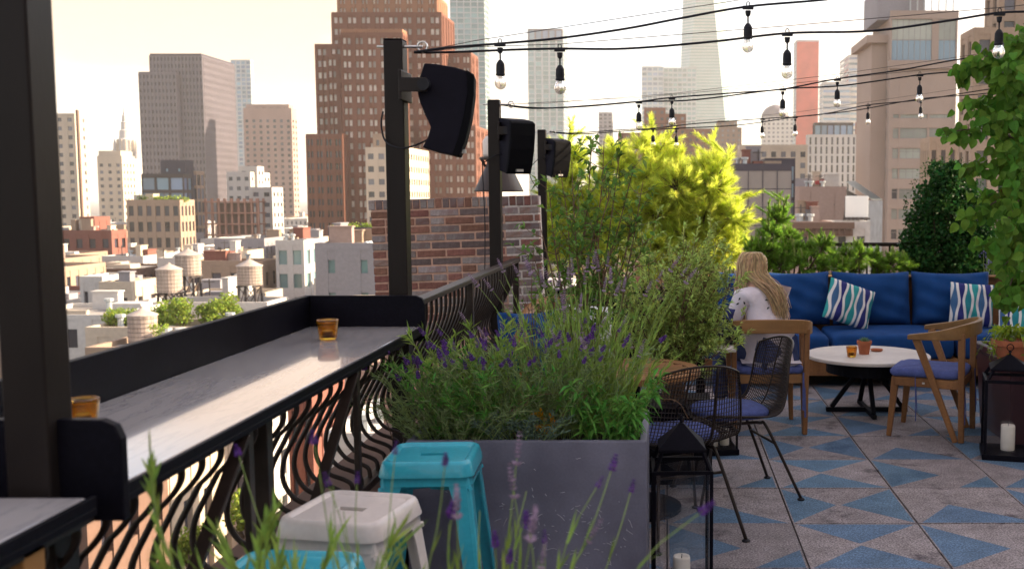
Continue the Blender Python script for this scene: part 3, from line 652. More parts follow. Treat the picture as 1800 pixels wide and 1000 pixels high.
mat('teak_flat', (.27, .135, .055), .5, var=.30, scale=9, stretch=(.12, 1, 1), col2=(.19, .088, .036), bump=.15, bscale=70, objr=.15)
mat('teak_bright', (.38, .18, .06), .5, var=.25, scale=9, stretch=(1, 1, .15), objr=.1)
mat('cushion_blue', (.007, .047, .165), .9, var=.14, scale=9, bump=.12, bscale=25, fine=.16, finescale=420, spec=.2)
mat('cushion_denim', (.07, .09, .235), .95, var=.14, scale=30, bump=.25, bscale=300, fine=.3, finescale=380, spec=.2)
mat('terracotta', (.36, .115, .055), .8, var=.16, scale=20, bump=.1)
mat('stone_white', (.56, .51, .46), .45, var=.06, scale=8, col2=(.48, .43, .39))
mat('table_black', (.006, .006, .009), .6, spec=.08)
mat('wax', (.78, .73, .64), .5, var=.04, scale=30)
mat('plum_planter', (.055, .018, .022), .35, var=.2, scale=8, coat=.2)
glassmat('clear_glass', (1, 1, 1), .0, clear=.9)
glassmat('bulb_glass', (1, .98, .95), .0, clear=.45)
# marble: pale stone with veins running along the counter
m_ = mat('marble', (.43, .405, .40), .09, var=.10, scale=5, stretch=(1, .16, 1), spec=.8, coat=.5)
n, l = m_.node_tree.nodes, m_.node_tree.links
b_ = n['Principled BSDF']; src = b_.inputs['Base Color'].links[0].from_socket
tx = n.new('ShaderNodeTexCoord'); mp_ = n.new('ShaderNodeMapping'); mp_.inputs['Scale'].default_value = (2.6, .32, 1); mp_.inputs['Rotation'].default_value = (0, 0, .06)
nz_ = n.new('ShaderNodeTexNoise'); nz_.inputs['Scale'].default_value = 4.5; nz_.inputs['Detail'].default_value = 9; nz_.inputs['Roughness'].default_value = .68; nz_.inputs['Distortion'].default_value = .6
rr_ = n.new('ShaderNodeValToRGB'); e_ = rr_.color_ramp.elements; e_[0].position = .47; e_[0].color = (0, 0, 0, 1); e_[1].position = .5; e_[1].color = (1, 1, 1, 1); e2 = e_.new(.535); e2.color = (0, 0, 0, 1)
k_ = n.new('ShaderNodeMix'); k_.data_type = 'RGBA'; k_.inputs[7].default_value = (.20, .20, .235, 1); fm = n.new('ShaderNodeMath'); fm.operation = 'MULTIPLY'; fm.inputs[1].default_value = .45
l.new(tx.outputs['Object'], mp_.inputs[0]); l.new(mp_.outputs[0], nz_.inputs['Vector']); l.new(nz_.outputs['Fac'], rr_.inputs[0]); l.new(rr_.outputs[0], fm.inputs[0]); l.new(fm.outputs[0], k_.inputs[0]); l.new(src, k_.inputs[6]); l.new(k_.outputs[2], b_.inputs['Base Color'])
# brick kinds
mat('brick_mix', (.22, .125, .105), .85, var=.28, scale=30, stretch=(.6, 1, 1), col2=(.23, .195, .19), c2lo=.40, c2hi=.6, bump=.5, bscale=120, objr=.25, fine=.15, finescale=160)
mat('mortar_tan', (.50, .31, .235), .95, var=.15, scale=40, bump=.6, bscale=150)
mat('mortar_white', (.58, .51, .47), .95, var=.15, scale=40, bump=.6, bscale=150)

# ---- paved floor: one object per paver, inlaid with blue triangles
floor = MB(); floor.box(-1.1, 9.3, -6, 11.1, -.055, -.03); floor = structure(floor.build('terrace_floor', 'joint'))
S = .61
def tile_mesh(name, tris):
    """paver with its blue shapes as faces of their own, planar partition done on a fine grid of the polygons' edges"""
    import bmesh
    bm = bmesh.new(); h = S / 2 - .0045; q = [bm.verts.new(p) for p in ((-h, -h, 0), (h, -h, 0), (h, h, 0), (-h, h, 0))]; bm.faces.new(q)
    P_ = lambda p: Vector(((p[0] - .5) * S * .985, (p[1] - .5) * S * .985, 0))
    for tri in tris:
        pts = [P_(p) for p in tri]
        for i in range(3):
            a, b = pts[i], pts[(i + 1) % 3]; nn = Vector((-(b - a).y, (b - a).x, 0))
            bmesh.ops.bisect_plane(bm, geom=bm.verts[:] + bm.edges[:] + bm.faces[:], plane_co=a, plane_no=nn, dist=1e-6)
    def inside(c, pts):
        s_ = [(pts[(i + 1) % 3] - pts[i]).cross(c - pts[i]).z for i in range(3)]; return all(v > 0 for v in s_) or all(v < 0 for v in s_)
    for f in bm.faces:
        c = f.calc_center_median(); f.material_index = 1 if any(inside(c, [P_(p) for p in t_]) for t_ in tris) else 0
    ed = [e for e in bm.edges if e.is_boundary]
    ret = bmesh.ops.extrude_edge_only(bm, edges=ed)
    for v in [g for g in ret['geom'] if isinstance(g, bmesh.types.BMVert)]: v.co.z = -.028; v.co.x *= 1.004; v.co.y *= 1.004
    bmesh.ops.recalc_face_normals(bm, faces=bm.faces[:])
    me = bpy.data.meshes.new(name); bm.to_mesh(me); bm.free()
    for f in me.polygons:
        if f.normal.z < -.5: me.flip_normals(); break
    me.materials.append(MATS['tile_grey']); me.materials.append(MATS['tile_blue']); return me
TM = {'LR': tile_mesh('tile_a', [[(0.01, .02), (.01, .98), (.43, .5)], [(.99, .02), (.99, .98), (.47, .5)]]),
      'TB': tile_mesh('tile_b', [[(.02, .99), (.98, .99), (.45, .53)], [(.02, .01), (.98, .01), (.45, .49)]]),
      'B': tile_mesh('tile_c', [[(.03, .01), (.98, .01), (.38, .5)]]),
      'L': tile_mesh('tile_d', [[(.01, .02), (.01, .98), (.55, .42)], [(.62, .01), (.985, .01), (.985, .38)]])}
for i in range(-3, 8):
    for j in range(-5, 11):
        X, Y = .612 + S * (i + .5), 4.272 + S * (j + .5)
        if X < -1.1 or Y > 10.9: continue
        k = ('TB' if j % 2 == 0 else 'LR') if i % 2 == 0 else ('L' if j % 2 == 0 else 'B')
        o = bpy.data.objects.new('tile', TM[k]); COL.objects.link(o); o.parent = floor; o.location = (X, Y, rnd.uniform(-.0015, .0015))
        o.rotation_euler = (rnd.uniform(-.002, .002), rnd.uniform(-.002, .002), 0)

# ---- parapet under the railing
m = MB(); m.box(-1.30, -.985, -3, 11, -.06, .54); tag(m.build('parapet', 'wall_brown', bevel=.01), 'low brown parapet under the curved railing', 'parapet')

# ---- railing with bellied bars
RX = -1.06
rail = thing('railing', 'black iron railing with bellied bars along the roof edge', 'railing', (RX, 0, 0))
m = MB(); m.box(-.03, .03, .2, 4.15, 1.0, 1.0255); m.build('top_rail', 'rail_iron', rail, bevel=.004)
m = MB(); m.box(-.03, .03, 4.155, 7.22, 1.125, 1.15); m.build('top_rail', 'rail_iron', rail, bevel=.004)
m = MB(); m.box(-.02, .02, .2, 7.22, .555, .585); m.build('bottom_rail', 'rail_iron', rail, bevel=.004)
prof = bez([(0, 0, 1.125), (-.002, 0, 1.04), (-.03, 0, .95), (-.075, 0, .86), (-.115, 0, .78), (-.12, 0, .71), (-.085, 0, .655), (-.03, 0, .632), (-.005, 0, .615), (0, 0, .58)], 4)
m = MB(); m.tube(prof, .0085, 6); bar0 = m.build('bar', 'rail_iron', rail, smooth=True); bar0.location.y = .3
m = MB(); m.tube(prof, .0085, 6); bar1 = m.build('bar', 'rail_iron', rail, smooth=True); bar1.location.y = 4.22
for v in bar0.data.vertices:
    if v.co.z > .9: v.co.z = .9 + (v.co.z - .9) * .45
for k in range(1, 69):
    o = (bar0 if k < 39 else bar1).copy(); COL.objects.link(o); o.parent = rail; o.location.y = .3 + .1 * k
for yy in (.25, 2.65, 5.5, 7.2):
    m = MB(); m.box(-.02, .02, yy - .02, yy + .02, .54, 1.124 if yy > 4 else .999); m.build('rail_post', 'rail_iron', rail, bevel=.003)

# ---- counters
def counter(name, label, y0, y1, back=-1.44, front=-.985, ends=(True, True)):
    t = thing(name, label, 'bar counter', (0, 0, 0))
    m = MB(); m.box(back, front - .012, y0 + .012, y1 - .012, 1.041, 1.06); m.build('marble_top', 'marble', t, bevel=.003)
    m = MB(); m.box(back, front, y0, y1, 1.026, 1.0405); m.box(front - .009, front, y0, y1, 1.0405, 1.061)
    m.build('edge_frame', 'black_paint', t, bevel=.002)
    m = MB(); m.box(back - .025, back - .002, y0 - .01, y1 + .012, .96, 1.185); m.build('splash_board', 'black_paint', t, bevel=.003)
    zt = 1.185
    for k, yy in ((0, y0), (1, y1)):
        if not ends[k]: continue
        c = .035; poly = [(back + .0, 1.0), (front + .008, 1.0), (front + .008, zt - c), (front + .008 - c * .3, zt - c * .3), (front + .008 - c, zt), (back + .0, zt)]
        m = MB(); m.prism(poly, yy - .012, yy + .011) ; m.build('end_board', 'black_paint', t, bevel=.003)
    return t
ct = counter('bar_counter', 'long marble-topped bar counter with black splash board on the railing', 1.82, 4.13)
for yy in (2.42, 3.28):
    m = MB(); m.box(-1.012, -.995, yy - .016, yy + .016, .56, 1.0255); m.build('bracket_post', 'rail_iron', ct, bevel=.003)
    m = MB(); m.bar((-1.0, yy - .03, 1.02), (-1.03, yy - .45, .60), .012, .032, up=(1, 0, 0)); m.build('bracket_brace', 'rail_iron', ct, bevel=.002)
c2 = counter('bar_counter', 'second marble counter at the lower left corner, cut by the frame', .3, 1.765, ends=(False, False), front=-1.0)
m = MB(); m.box(-1.10, -1.03, 1.60, 1.66, 0, 1.025); m.build('wood_leg', 'teak_bright', c2, bevel=.004)

# ---- steel posts and speakers
def post(x, y, label, top=2.21):
    t = thing('steel_post', label, 'post', (x, y, 0), 0, 'steel posts along the railing')
    m = MB(); m.box(0, .078, 0, .08, 0, top); m.build('shaft', 'bronze_paint', t, bevel=.005, seg=3)
    m = MB(); m.box(.001, .077, .001, .079, top, top + .006); m.build('cap', 'black_paint', t, bevel=.002)
    m = MB(); m.tube([(-.035, .04, top - .022), (.15, .04, top - .022)], .006, 6); m.tube([(.15 + .02 * math.cos(a / 12 * 6.29) - 0, .04, top - .022 + .02 * math.sin(a / 12 * 6.29)) for a in range(13)], .0045, 6, caps=False); m.build('eye_bolt', 'steel_bright', t, smooth=True)
    return t
post(-1.168, 1.78, 'big blurred black post at the left edge of the picture', 2.6)
POSTS = [(-1.142, 4.2), (-1.178, 6.82), (-1.212, 9.7)]
post(*POSTS[0], 'steel post carrying the largest speaker at the counter end')
post(*POSTS[1], 'steel post carrying the middle speaker in front of the brick wall')
post(*POSTS[2], 'farthest steel post with the smallest speaker beside the pine', 2.2)
def speaker(px_, py_, label, rot, z=1.95):
    t = thing('speaker', label, 'speaker', (px_, py_, z), 0, 'speakers on the posts')
    k = .00234
    P0 = (756, 152)
    prof = [(748, 114), (768, 115), (800, 120), (820, 126), (822, 160), (815, 200), (805, 240), (794, 270), (770, 265), (742, 257), (751, 240), (757, 222), (747, 200), (740, 182), (736, 165), (739, 140)]
    body = [((x - P0[0]) * k, -(y - P0[1]) * k) for x, y in prof]
    B = bpy.data.objects.new('cabinet_mount', None)
    m = MB(); m.prism(body, -.085, .085); o = m.build('cabinet', 'speaker_shell', t, bevel=.006, seg=3)
    fr = [(818, 124), (832, 132), (831, 165), (825, 205), (815, 245), (804, 272), (792, 270), (803, 238), (813, 200), (820, 160)]
    m = MB(); m.prism([((x - P0[0]) * k, -(y - P0[1]) * k) for x, y in fr], -.09, .09); g_ = m.build('grille', 'speaker_grille', t, bevel=.006, seg=3)
    m = MB(); q = Vector(((809 - P0[0]) * k, 0, -(262 - P0[1]) * k)); m.box(q.x - .004, q.x + .012, -.03, .02, q.z - .008, q.z + .008); bd = m.build('badge', 'badge', t)
    m = MB(); m.bar((-.0, 0, 0), (0, -.125, 0), .03, .03); m.lathe([(.027, 0), (.027, .018), (.022, .022)], 20); kn = m.build('pivot_knob', 'rubber', t, smooth=False)
    kn.data.transform(Matrix.Identity(4))
    for o_ in (o, g_, bd): o_.rotation_euler = (0, 0, rot)
    kn.hide_render = False
    return t
def rig(pp, label, rot, dz, arm, cab):
    x, y = pp; z = 2.2 - dz; sx = x + .078 + arm
    s = speaker(sx, y + .06, label, rot, z)
    for o in list(s.children):
        if o.name.startswith('pivot_knob'): bpy.data.objects.remove(o)
    m = MB(); m.tube([(0, -.118, 0), (0, -.145, 0)], [.026, .024], 20); m.tube([(0, -.11, 0), (0, .11, 0)], .012, 10); m.build('pivot_knob', 'rubber', s, smooth=False)
    m = MB(); m.box(-arm - .0, .012, -.132, -.119, -.028, .028); m.box(-arm - .002, -arm + .01, -.13, .04, -.06, .06); m.build('bracket_arm', 'bronze_paint', s, bevel=.003)
    m = MB(); m.tube(bez([Vector(p) for p in cab], 6), .0038, 5); m.build('cable', 'rubber', s, smooth=True)
rig(POSTS[0], 'largest speaker, on the post at the counter end', R(8), .175, .1, [(.0, 0, -.2), (-.04, -.1, -.235), (-.1, -.12, -.25), (-.17, -.085, -.22), (-.19, -.07, -.15), (-.182, -.065, -.10)])
rig(POSTS[1], 'middle speaker with its black grille turned towards the camera', R(-52), .19, .06, [(.0, 0, -.14), (-.08, -.12, -.16), (-.15, -.1, -.2), (-.17, -.1, -.22), (-.16, -.09, -.6), (-.17, -.08, -1.1), (-.16, -.08, -1.3)])
rig(POSTS[2], 'smallest speaker on the far post, its grille catching light', R(-50), .16, .06, [(.0, 0, -.14), (-.1, -.12, -.1), (-.2, -.12, -.2), (-.19, -.1, -.3), (-.12, -.08, -.4)])

# ---- string lights
def bulb_parts(t, p, s=1.0):
    m = MB(); x, y, z = p
    m.bar((x - .022, y, z), (x + .022, y, z), .014, .014); m.lathe([(.012, -.012), (.010, -.03), (.004, -.036)], 8, (x, y, z)); m.lathe([(.0035, -.062), (.0035, -.036)], 6, (x, y, z))
    m.tube([(x + .007 * math.cos(a), y, z + .014 + .009 * math.sin(a)) for a in [k * .63 for k in range(11)]], .0022, 5)
    m.lathe([(.007, -.062), (.013, -.07), (.017, -.078), (.018, -.10), (.0175, -.115), (.019, -.117), (.019, -.122), (.0165, -.124)], 14, (x, y, z))
    so = m.build('socket', 'rubber', t, smooth=False)
    m = MB(); m.lathe([(.0145, -.122), (.0155, -.128), (.021, -.138), (.0245, -.150), (.0235, -.162), (.017, -.173), (.006, -.179)], 16, (x, y, z)); m.build('bulb', 'bulb_glass', so, smooth=True)
    m = MB(); m.tube([(x - .006, y, z - .125), (x - .01, y, z - .15), (x, y, z - .158), (x + .01, y, z - .15), (x + .006, y, z - .125)], .0012, 4); m.build('filament', 'steel_bright', so)
def strand(label, Y, cable, wire, bulbs, end, r=.0048):
    t = thing('string_light', label, 'string light', tuple(at(*cable[0], Y)), 0, 'festoon lights over the terrace'); L = Vector(t.location)
    E_ = Vector((end[0], Y, end[1])) - L; pts = [at(x, y, Y) - L for x, y in cable] + [E_]
    m = MB(); path = bez(pts, 8); m.tube(path, r, 6); m.build('cable', 'rubber', t, smooth=True)
    if wire:
        m = MB(); m.tube([at(x, y, Y + .01) - L for x, y in wire] + [E_ + Vector((0, .01, .03))], .0019, 4); m.build('support_wire', 'dark_steel', t)
    for x, y in bulbs: bulb_parts(t, at(x, y, Y) - L)
strand('festoon cable from the nearest lit post, rising fastest to the top edge', 4.22, [(728, 92), (790, 84), (879, 77), (980, 68), (1100, 51), (1200, 32), (1315, 12), (1450, 0), (1560, -16), (1700, -44)], [(735, 92), (835, 72), (1330, -4), (1500, -30), (1700, -60)], [(879, 79), (1315, 14)], (3.2, 2.75))
strand('lower festoon cable from the post with the largest speaker', 4.26, [(728, 93), (800, 92), (900, 88), (984, 86), (1100, 86), (1250, 74), (1384, 59), (1530, 55), (1660, 38), (1757, 23), (1830, 20), (2000, 8)], [(735, 92), (835, 83), (984, 78), (1384, 46), (1757, 14), (2000, -12)], [(984, 88), (1384, 61), (1757, 25)], (3.2, 2.45))
strand('festoon cable from the post with the middle speaker', 6.86, [(880, 184), (945, 190), (1020, 188), (1123, 179), (1181, 172), (1300, 163), (1376, 157), (1472, 139), (1580, 124), (1690, 104), (1800, 90), (1950, 70)], [(880, 183), (960, 182), (1181, 165), (1472, 131), (1800, 84), (1950, 62)], [(1181, 174), (1472, 141)], (3.25, 2.67))
strand('lower festoon cable behind the middle one', 6.90, [(880, 185), (945, 191), (1050, 185), (1123, 179), (1220, 176), (1376, 157), (1480, 151), (1617, 132), (1700, 125), (1800, 116), (1950, 100)], [(880, 184), (1123, 172), (1376, 149), (1617, 124), (1950, 86)], [(1123, 181), (1376, 158), (1617, 133)], (3.25, 2.55))
strand('farthest festoon cable, hanging across the bright pine', 9.74, [(966, 232), (1010, 234), (1100, 228), (1148, 226), (1220, 218), (1340, 209), (1440, 202), (1526, 185), (1619, 176), (1720, 160), (1850, 140)], [(966, 231), (1189, 216), (1398, 198), (1619, 166), (1850, 132)], [(1148, 226), (1340, 210), (1526, 186)], (4.45, 2.81))
strand('lowest festoon cable at the far end of the terrace', 9.80, [(966, 233), (1020, 236), (1110, 230), (1189, 226), (1300, 220), (1398, 206), (1500, 195), (1619, 174), (1720, 166), (1850, 150)], None, [(1189, 227), (1398, 207), (1619, 176)], (4.45, 2.74))
for x_, y_, lb in ((3.2, 4.2, 'nearest post on the right carrying the festoon cable ends'), (3.25, 6.84, 'middle right-hand post carrying the festoon cable ends'), (4.45, 9.73, 'far right-hand post carrying the festoon cable ends')): post(x_, y_, lb, 2.9)

# ---- brick wall with every brick laid
bw = thing('brick_wall', 'brown brick wall with soldier course behind the posts', 'wall', (0, 7.34, 0)); bw.rotation_euler = (0, R(-1.9), 0)
zc = at(790, 344, 7.3)
def bz(x, y):
    p = at(x, y, 7.3); return p.x, p.z
c19, s19 = math.cos(R(1.9)), math.sin(R(1.9))
def loc(x, z): return (x * c19 + z * s19, -x * s19 + z * c19)     # world (x,z) -> wall-local, the courses tilt a little
xl, zl = loc(*bz(647, 352)); xr, _ = loc(*bz(944, 335)); xw, _ = loc(*bz(884, 335))
m = MB(); m.box(xl + .006, xw, .006, .2, -.05, zl - .012); m.build('mortar', 'mortar_tan', bw)
m = MB(); m.box(xw + .001, xr - .006, .005, .2, -.05, zl - .010); m.build('mortar', 'mortar_white', bw)
CH = .0575; BL = .2125; j_ = .013
def bmesh_brick(L_, H_):
    m = MB(); m.box(0, L_, 0, .09, 0, H_); me = bpy.data.meshes.new('brick'); me.from_pydata(m.v, [], m.f); me.materials.append(MATS['brick_mix']); return me
_bf, _bh, _bs = bmesh_brick(BL - j_, CH - j_), bmesh_brick(BL / 2 - j_ * .9, CH - j_), bmesh_brick(CH * .92 - .009, .068)
mat('brick_red', (.22, .105, .08), .85, var=.25, scale=30, bump=.5, bscale=120, objr=.22, fine=.15, finescale=160)
mat('brick_grey', (.27, .235, .225), .85, var=.25, scale=30, col2=(.21, .15, .14), bump=.5, bscale=120, objr=.25, fine=.15, finescale=160)
mat('brick_dark', (.14, .105, .10), .85, var=.25, scale=30, bump=.5, bscale=120, objr=.2, fine=.15, finescale=160)
def variants(me):
    out = []
    for mt in ('brick_red', 'brick_grey', 'brick_mix', 'brick_dark'):
        c = me.copy(); c.materials.clear(); c.materials.append(MATS[mt]); out.append(c)
    return out
bm_full, bm_half, bm_sold = variants(_bf), variants(_bh), variants(_bs)
def put_brick(me, x, z, sx=1):
    o = bpy.data.objects.new('brick', rnd.choices(me, (4, 4, 3, 1.2))[0]); COL.objects.link(o); o.parent = bw; o.location = (x, rnd.uniform(-.003, .003), z + rnd.uniform(-.0012, .0012)); o.rotation_euler = (0, rnd.uniform(-.006, .006), 0); o.scale.x = sx
    b = o.modifiers.new('bevel', 'BEVEL'); b.width = .004; b.segments = 2
x = xl - .012
while x < xr: put_brick(bm_sold, x, zl - .072); x += CH * .92
z = zl - .072 - j_ - (CH - j_); r_ = 0
while z > .62:
    x = xl if r_ % 2 == 0 else xl - BL * .5
    while x < xr - .02:
        if x < xl - .01: put_brick(bm_half, xl, z)
        elif x + BL > xr + .004: put_brick(bm_full, x, z, max(.15, (xr - x) / (BL - j_)))
        elif rnd.random() < .08: put_brick(bm_half, x, z); put_brick(bm_half, x + BL / 2, z)
        else: put_brick(bm_full, x, z)
        x += BL
    z -= CH; r_ += 1
# exhaust hood behind the wall top
c = at(877, 334, 7.9); t = thing('exhaust_hood', 'dark flared metal exhaust hood rising behind the brick wall', 'exhaust hood', tuple(c))
s = 7.9 / FPX
mat('hood_metal', (.045, .032, .028), .5, spec=.3, var=.3, scale=8); mat('hood_pale', (.62, .55, .5), .5, var=.1, scale=6)
m = MB(); m.lathe([(43 * s, -3 * s), (42 * s, 0), (24 * s, 38 * s), (20 * s, 46 * s), (20 * s, 54 * s)], 28); m.build('skirt', 'hood_metal', t, smooth=True)
m = MB(); m.lathe([(32 * s, 52 * s), (33 * s, 54 * s), (33 * s, 56 * s), (30 * s, 57 * s)], 28); m.build('flange', 'hood_metal', t)
m = MB(); m.lathe([(26 * s, 57 * s), (27 * s, 62 * s), (27 * s, 84 * s), (22 * s, 92 * s), (10 * s, 97 * s)], 28); m.build('cap', 'hood_pale', t, smooth=True)
for k in range(6):
    a = k * 1.047 + .3; m = MB(); m.bar((23 * s * math.cos(a), 23 * s * math.sin(a), 40 * s), (30 * s * math.cos(a), 30 * s * math.sin(a), 55 * s), .02, .02); m.build('bracket', 'hood_metal', t)

# ---- metal stools
def stool(label, x, y, rz, paint, h=.765):
    t = thing('bar_stool', label, 'stool', (x, y, 0), rz, 'metal stools at the counter')
    import bmesh
    w_, c_ = .138, .045
    def rr(hw, rad, z, n=6):
        out = []
        for cx, cy, a0 in ((hw - rad, hw - rad, 0), (-hw + rad, hw - rad, 90), (-hw + rad, -hw + rad, 180), (hw - rad, -hw + rad, 270)):
            for k in range(n + 1):
                a = R(a0 + 90 * k / n); out.append((cx + rad * math.cos(a), cy + rad * math.sin(a), z))
        return out
    rings = [rr(w_ + .007, .04, h - .075), rr(w_ + .005, .04, h - .05), rr(w_ + .010, .042, h - .049), rr(w_ + .010, .042, h - .046), rr(w_ + .002, .04, h - .012), rr(w_ - .002, .039, h - .004), rr(w_ - .009, .036, h), rr(w_ - .016, .032, h - .001), rr(w_ - .022, .028, h - .007), rr(w_ - .026, .026, h - .009)]
    m = MB(); nn = len(rings[0])
    vs = [p for r_ in rings for p in r_]
    # seat panel with a slot: inner ring to slot ring
    slot = []
    for k in range(nn):
        a = math.atan2(rings[-1][k][1], rings[-1][k][0]); sx, sy = .040, .015
        cx = max(-1, min(1, math.cos(a) * 1.5)); slot.append((cx * sx, max(-1, min(1, math.sin(a) * 2.2)) * sy, h - .009))
    band = lambda a, b: m.add(a + b, [(k, (k + 1) % nn, nn + (k + 1) % nn, nn + k) for k in range(nn)])
    m.add(vs, [(i * nn + k, i * nn + (k + 1) % nn, (i + 1) * nn + (k + 1) % nn, (i + 1) * nn + k) for i in range(len(rings) - 1) for k in range(nn)])
    band(rings[-1], slot); band(slot, [(p[0], p[1], h - .022) for p in slot]); m.build('seat', paint, t, smooth=True)
    for sx in (-1, 1):
        for sy in (-1, 1):
            m = MB(); top = Vector((sx * (w_ - .002), sy * (w_ - .002), h - .05)); bot = Vector((sx * .215, sy * .215, 0.0)); n_ = 8
            # folded sheet leg: an L section that narrows to the foot
            vs = []
            for p, ww in ((top, .072), (top.lerp(bot, .10), .058), (top.lerp(bot, .6), .045), (bot, .034)):
                o_ = Vector(p); th = .006
                vs += [o_ + Vector((-sx * ww, 0, 0)), o_ + Vector((-sx * .014, 0, 0)), o_ + Vector((-sx * .004, -sy * .004, 0)), o_ + Vector((0, -sy * .014, 0)), o_ + Vector((0, -sy * ww, 0)),
                       o_ + Vector((-sx * th, -sy * ww, 0)), o_ + Vector((-sx * th, -sy * th, 0)), o_ + Vector((-sx * ww, -sy * th, 0))]
            fs = [(i * 8 + k, i * 8 + (k + 1) % 8, (i + 1) * 8 + (k + 1) % 8, (i + 1) * 8 + k) for i in range(3) for k in range(8)] + [tuple(range(24, 32))]
            if sx * sy < 0: fs = [f[::-1] for f in fs]
            m.add(vs, fs); m.build('leg', paint, t, bevel=0)
            m = MB(); m.box(bot.x - sx * .03 - .02, bot.x - sx * .03 + .02, bot.y - sy * .03 - .02, bot.y - sy * .03 + .02, 0, .012); m.build('foot', 'rubber', t)
    for a, b in (((1, 1), (-1, 1)), ((-1, 1), (-1, -1)), ((-1, -1), (1, -1)), ((1, -1), (1, 1))):
        q = .185; m = MB(); m.tube([(a[0] * q, a[1] * q, .27), (b[0] * q, b[1] * q, .27)], .008, 8); m.build('footrest', paint, t, smooth=True)
    m = MB(); m.tube([(-.14, -.14, h - .085), (0, 0, h - .11), (.14, .14, h - .085)], .008, 6); m.tube([(-.14, .14, h - .085), (0, 0, h - .118), (.14, -.14, h - .085)], .008, 6); m.build('cross_brace', paint, t)
c = gz(760, 793, .765); stool('glossy turquoise metal stool in front of the grey planter', c.x, c.y, R(3), 'turq_paint')
c = gz(617, 888, .765); stool('white metal stool between the two turquoise ones', c.x, c.y, R(-11), 'white_paint')
c = gz(497, 1002, .765); stool('turquoise stool at the bottom edge, half hidden by grass', c.x, c.y, R(-4), 'turq_paint')

# ---- grey planter
PX0, PX1, PY0, PY1, PZ = -.93, -.072, 3.6, 4.15, .715
pl = thing('grey_planter', 'scratched dark grey zinc planter box full of lavender', 'planter', (PX0, PY0, 0))
W_, D_ = PX1 - PX0, PY1 - PY0
m = MB(); m.box(0, W_, 0, .025, 0, PZ); m.build('front_panel', 'planter_zinc', pl, bevel=.004)
m = MB(); m.box(.0, .025, .026, D_, 0, PZ - .001); m.build('side_panel', 'planter_zinc', pl, bevel=.004)
m = MB(); m.box(W_ - .025, W_, .026, D_, 0, PZ - .001); m.build('side_panel', 'planter_zinc', pl, bevel=.004)
m = MB(); m.box(.026, W_ - .026, D_ - .025, D_, 0, PZ - .002); m.build('back_panel', 'planter_zinc', pl, bevel=.004)
m = MB(); nxs = 16
for i in range(nxs):
    for j in range(8):
        x0, x1, y0, y1 = [.026 + (W_ - .052) * (i + k) / nxs for k in (0, 1)] + [.026 + (D_ - .052) * (j + k) / 8 for k in (0, 1)]
        hh = lambda x, y: PZ - .05 + .015 * math.sin(x * 31) * math.cos(y * 43)
        m.quad((x0, y0, hh(x0, y0)), (x1, y0, hh(x1, y0)), (x1, y1, hh(x1, y1)), (x0, y1, hh(x0, y1)))
m.build('soil', 'soil', pl)
rg = random.Random(5); m = MB()
for k in range(120):
    x, z = rg.gauss(.60, .2) * W_, rg.gauss(.36, .11)
    if not (.03 < x < W_ - .03 and .02 < z < PZ - .03): continue
    a = rg.uniform(-.7, .3) if rg.random() < .7 else rg.uniform(-1.6, 1.6); ln = abs(rg.gauss(.006, .013)) + .003
    p = [(x, -.0012, z)]
    for q in range(3): a += rg.gauss(0, .3); p.append((p[-1][0] + ln / 3 * math.cos(a), -.0012, p[-1][2] + ln / 3 * math.sin(a)))
    m.tube(p, .0010, 3)
m.build('scratches', 'scratch', pl, kind='stuff')
# near planter below the frame, holding the blurred flowers
npl = thing('near_planter', 'planter below the picture edge holding the blurred foreground lavender', 'planter', (-.78, 1.24, 0))
m = MB(); m.box(0, .78, 0, .03, 0, .72); m.box(0, .78, .37, .4, 0, .72); m.box(0, .03, .031, .369, 0, .72); m.box(.75, .78, .031, .369, 0, .72); m.build('box', 'planter_zinc', npl, bevel=.003)
m = MB(); m.box(.031, .749, .031, .369, .3, .68); m.build('soil', 'soil', npl)

# ---- amber votive glasses
def votive(p, label, s=1.0, group='amber votive glasses'):
    t = thing('votive_glass', label, 'candle glass', tuple(p), 0, group); n = 36; vs = []; fs = []
    prof = [(.022, 0), (.027, .004), (.030, .03), (.033, .058), (.035, .066), (.0325, .067), (.030, .055), (.026, .02), (.02, .012)]
    for r, z in prof:
        for k in range(n):
            rr = r * (1 + (.05 if k % 3 == 0 else 0) * (1 if .005 < z < .06 else .3)); a = 2 * math.pi * k / n; vs.append((rr * s * math.cos(a), rr * s * math.sin(a), z * s))
    fs = [(i * n + k, i * n + (k + 1) % n, (i + 1) * n + (k + 1) % n, (i + 1) * n + k) for i in range(len(prof) - 1) for k in range(n)] + [tuple(range(n))[::-1], tuple((len(prof) - 1) * n + k for k in range(n))]
    m = MB(); m.add(vs, fs); m.build('glass', 'amber_glass', t, smooth=True)
    m = MB(); m.lathe([(.018 * s, .013 * s), (.018 * s, .028 * s)], 16); m.build('tealight', 'wax', t)
c = gz(577, 597, 1.06); votive(c, 'ribbed amber candle glass at the far end of the counter', 1.12)
votive((-1.325, 2.3, 1.0605), 'amber candle glass peeking out behind the big black post', 1.0)

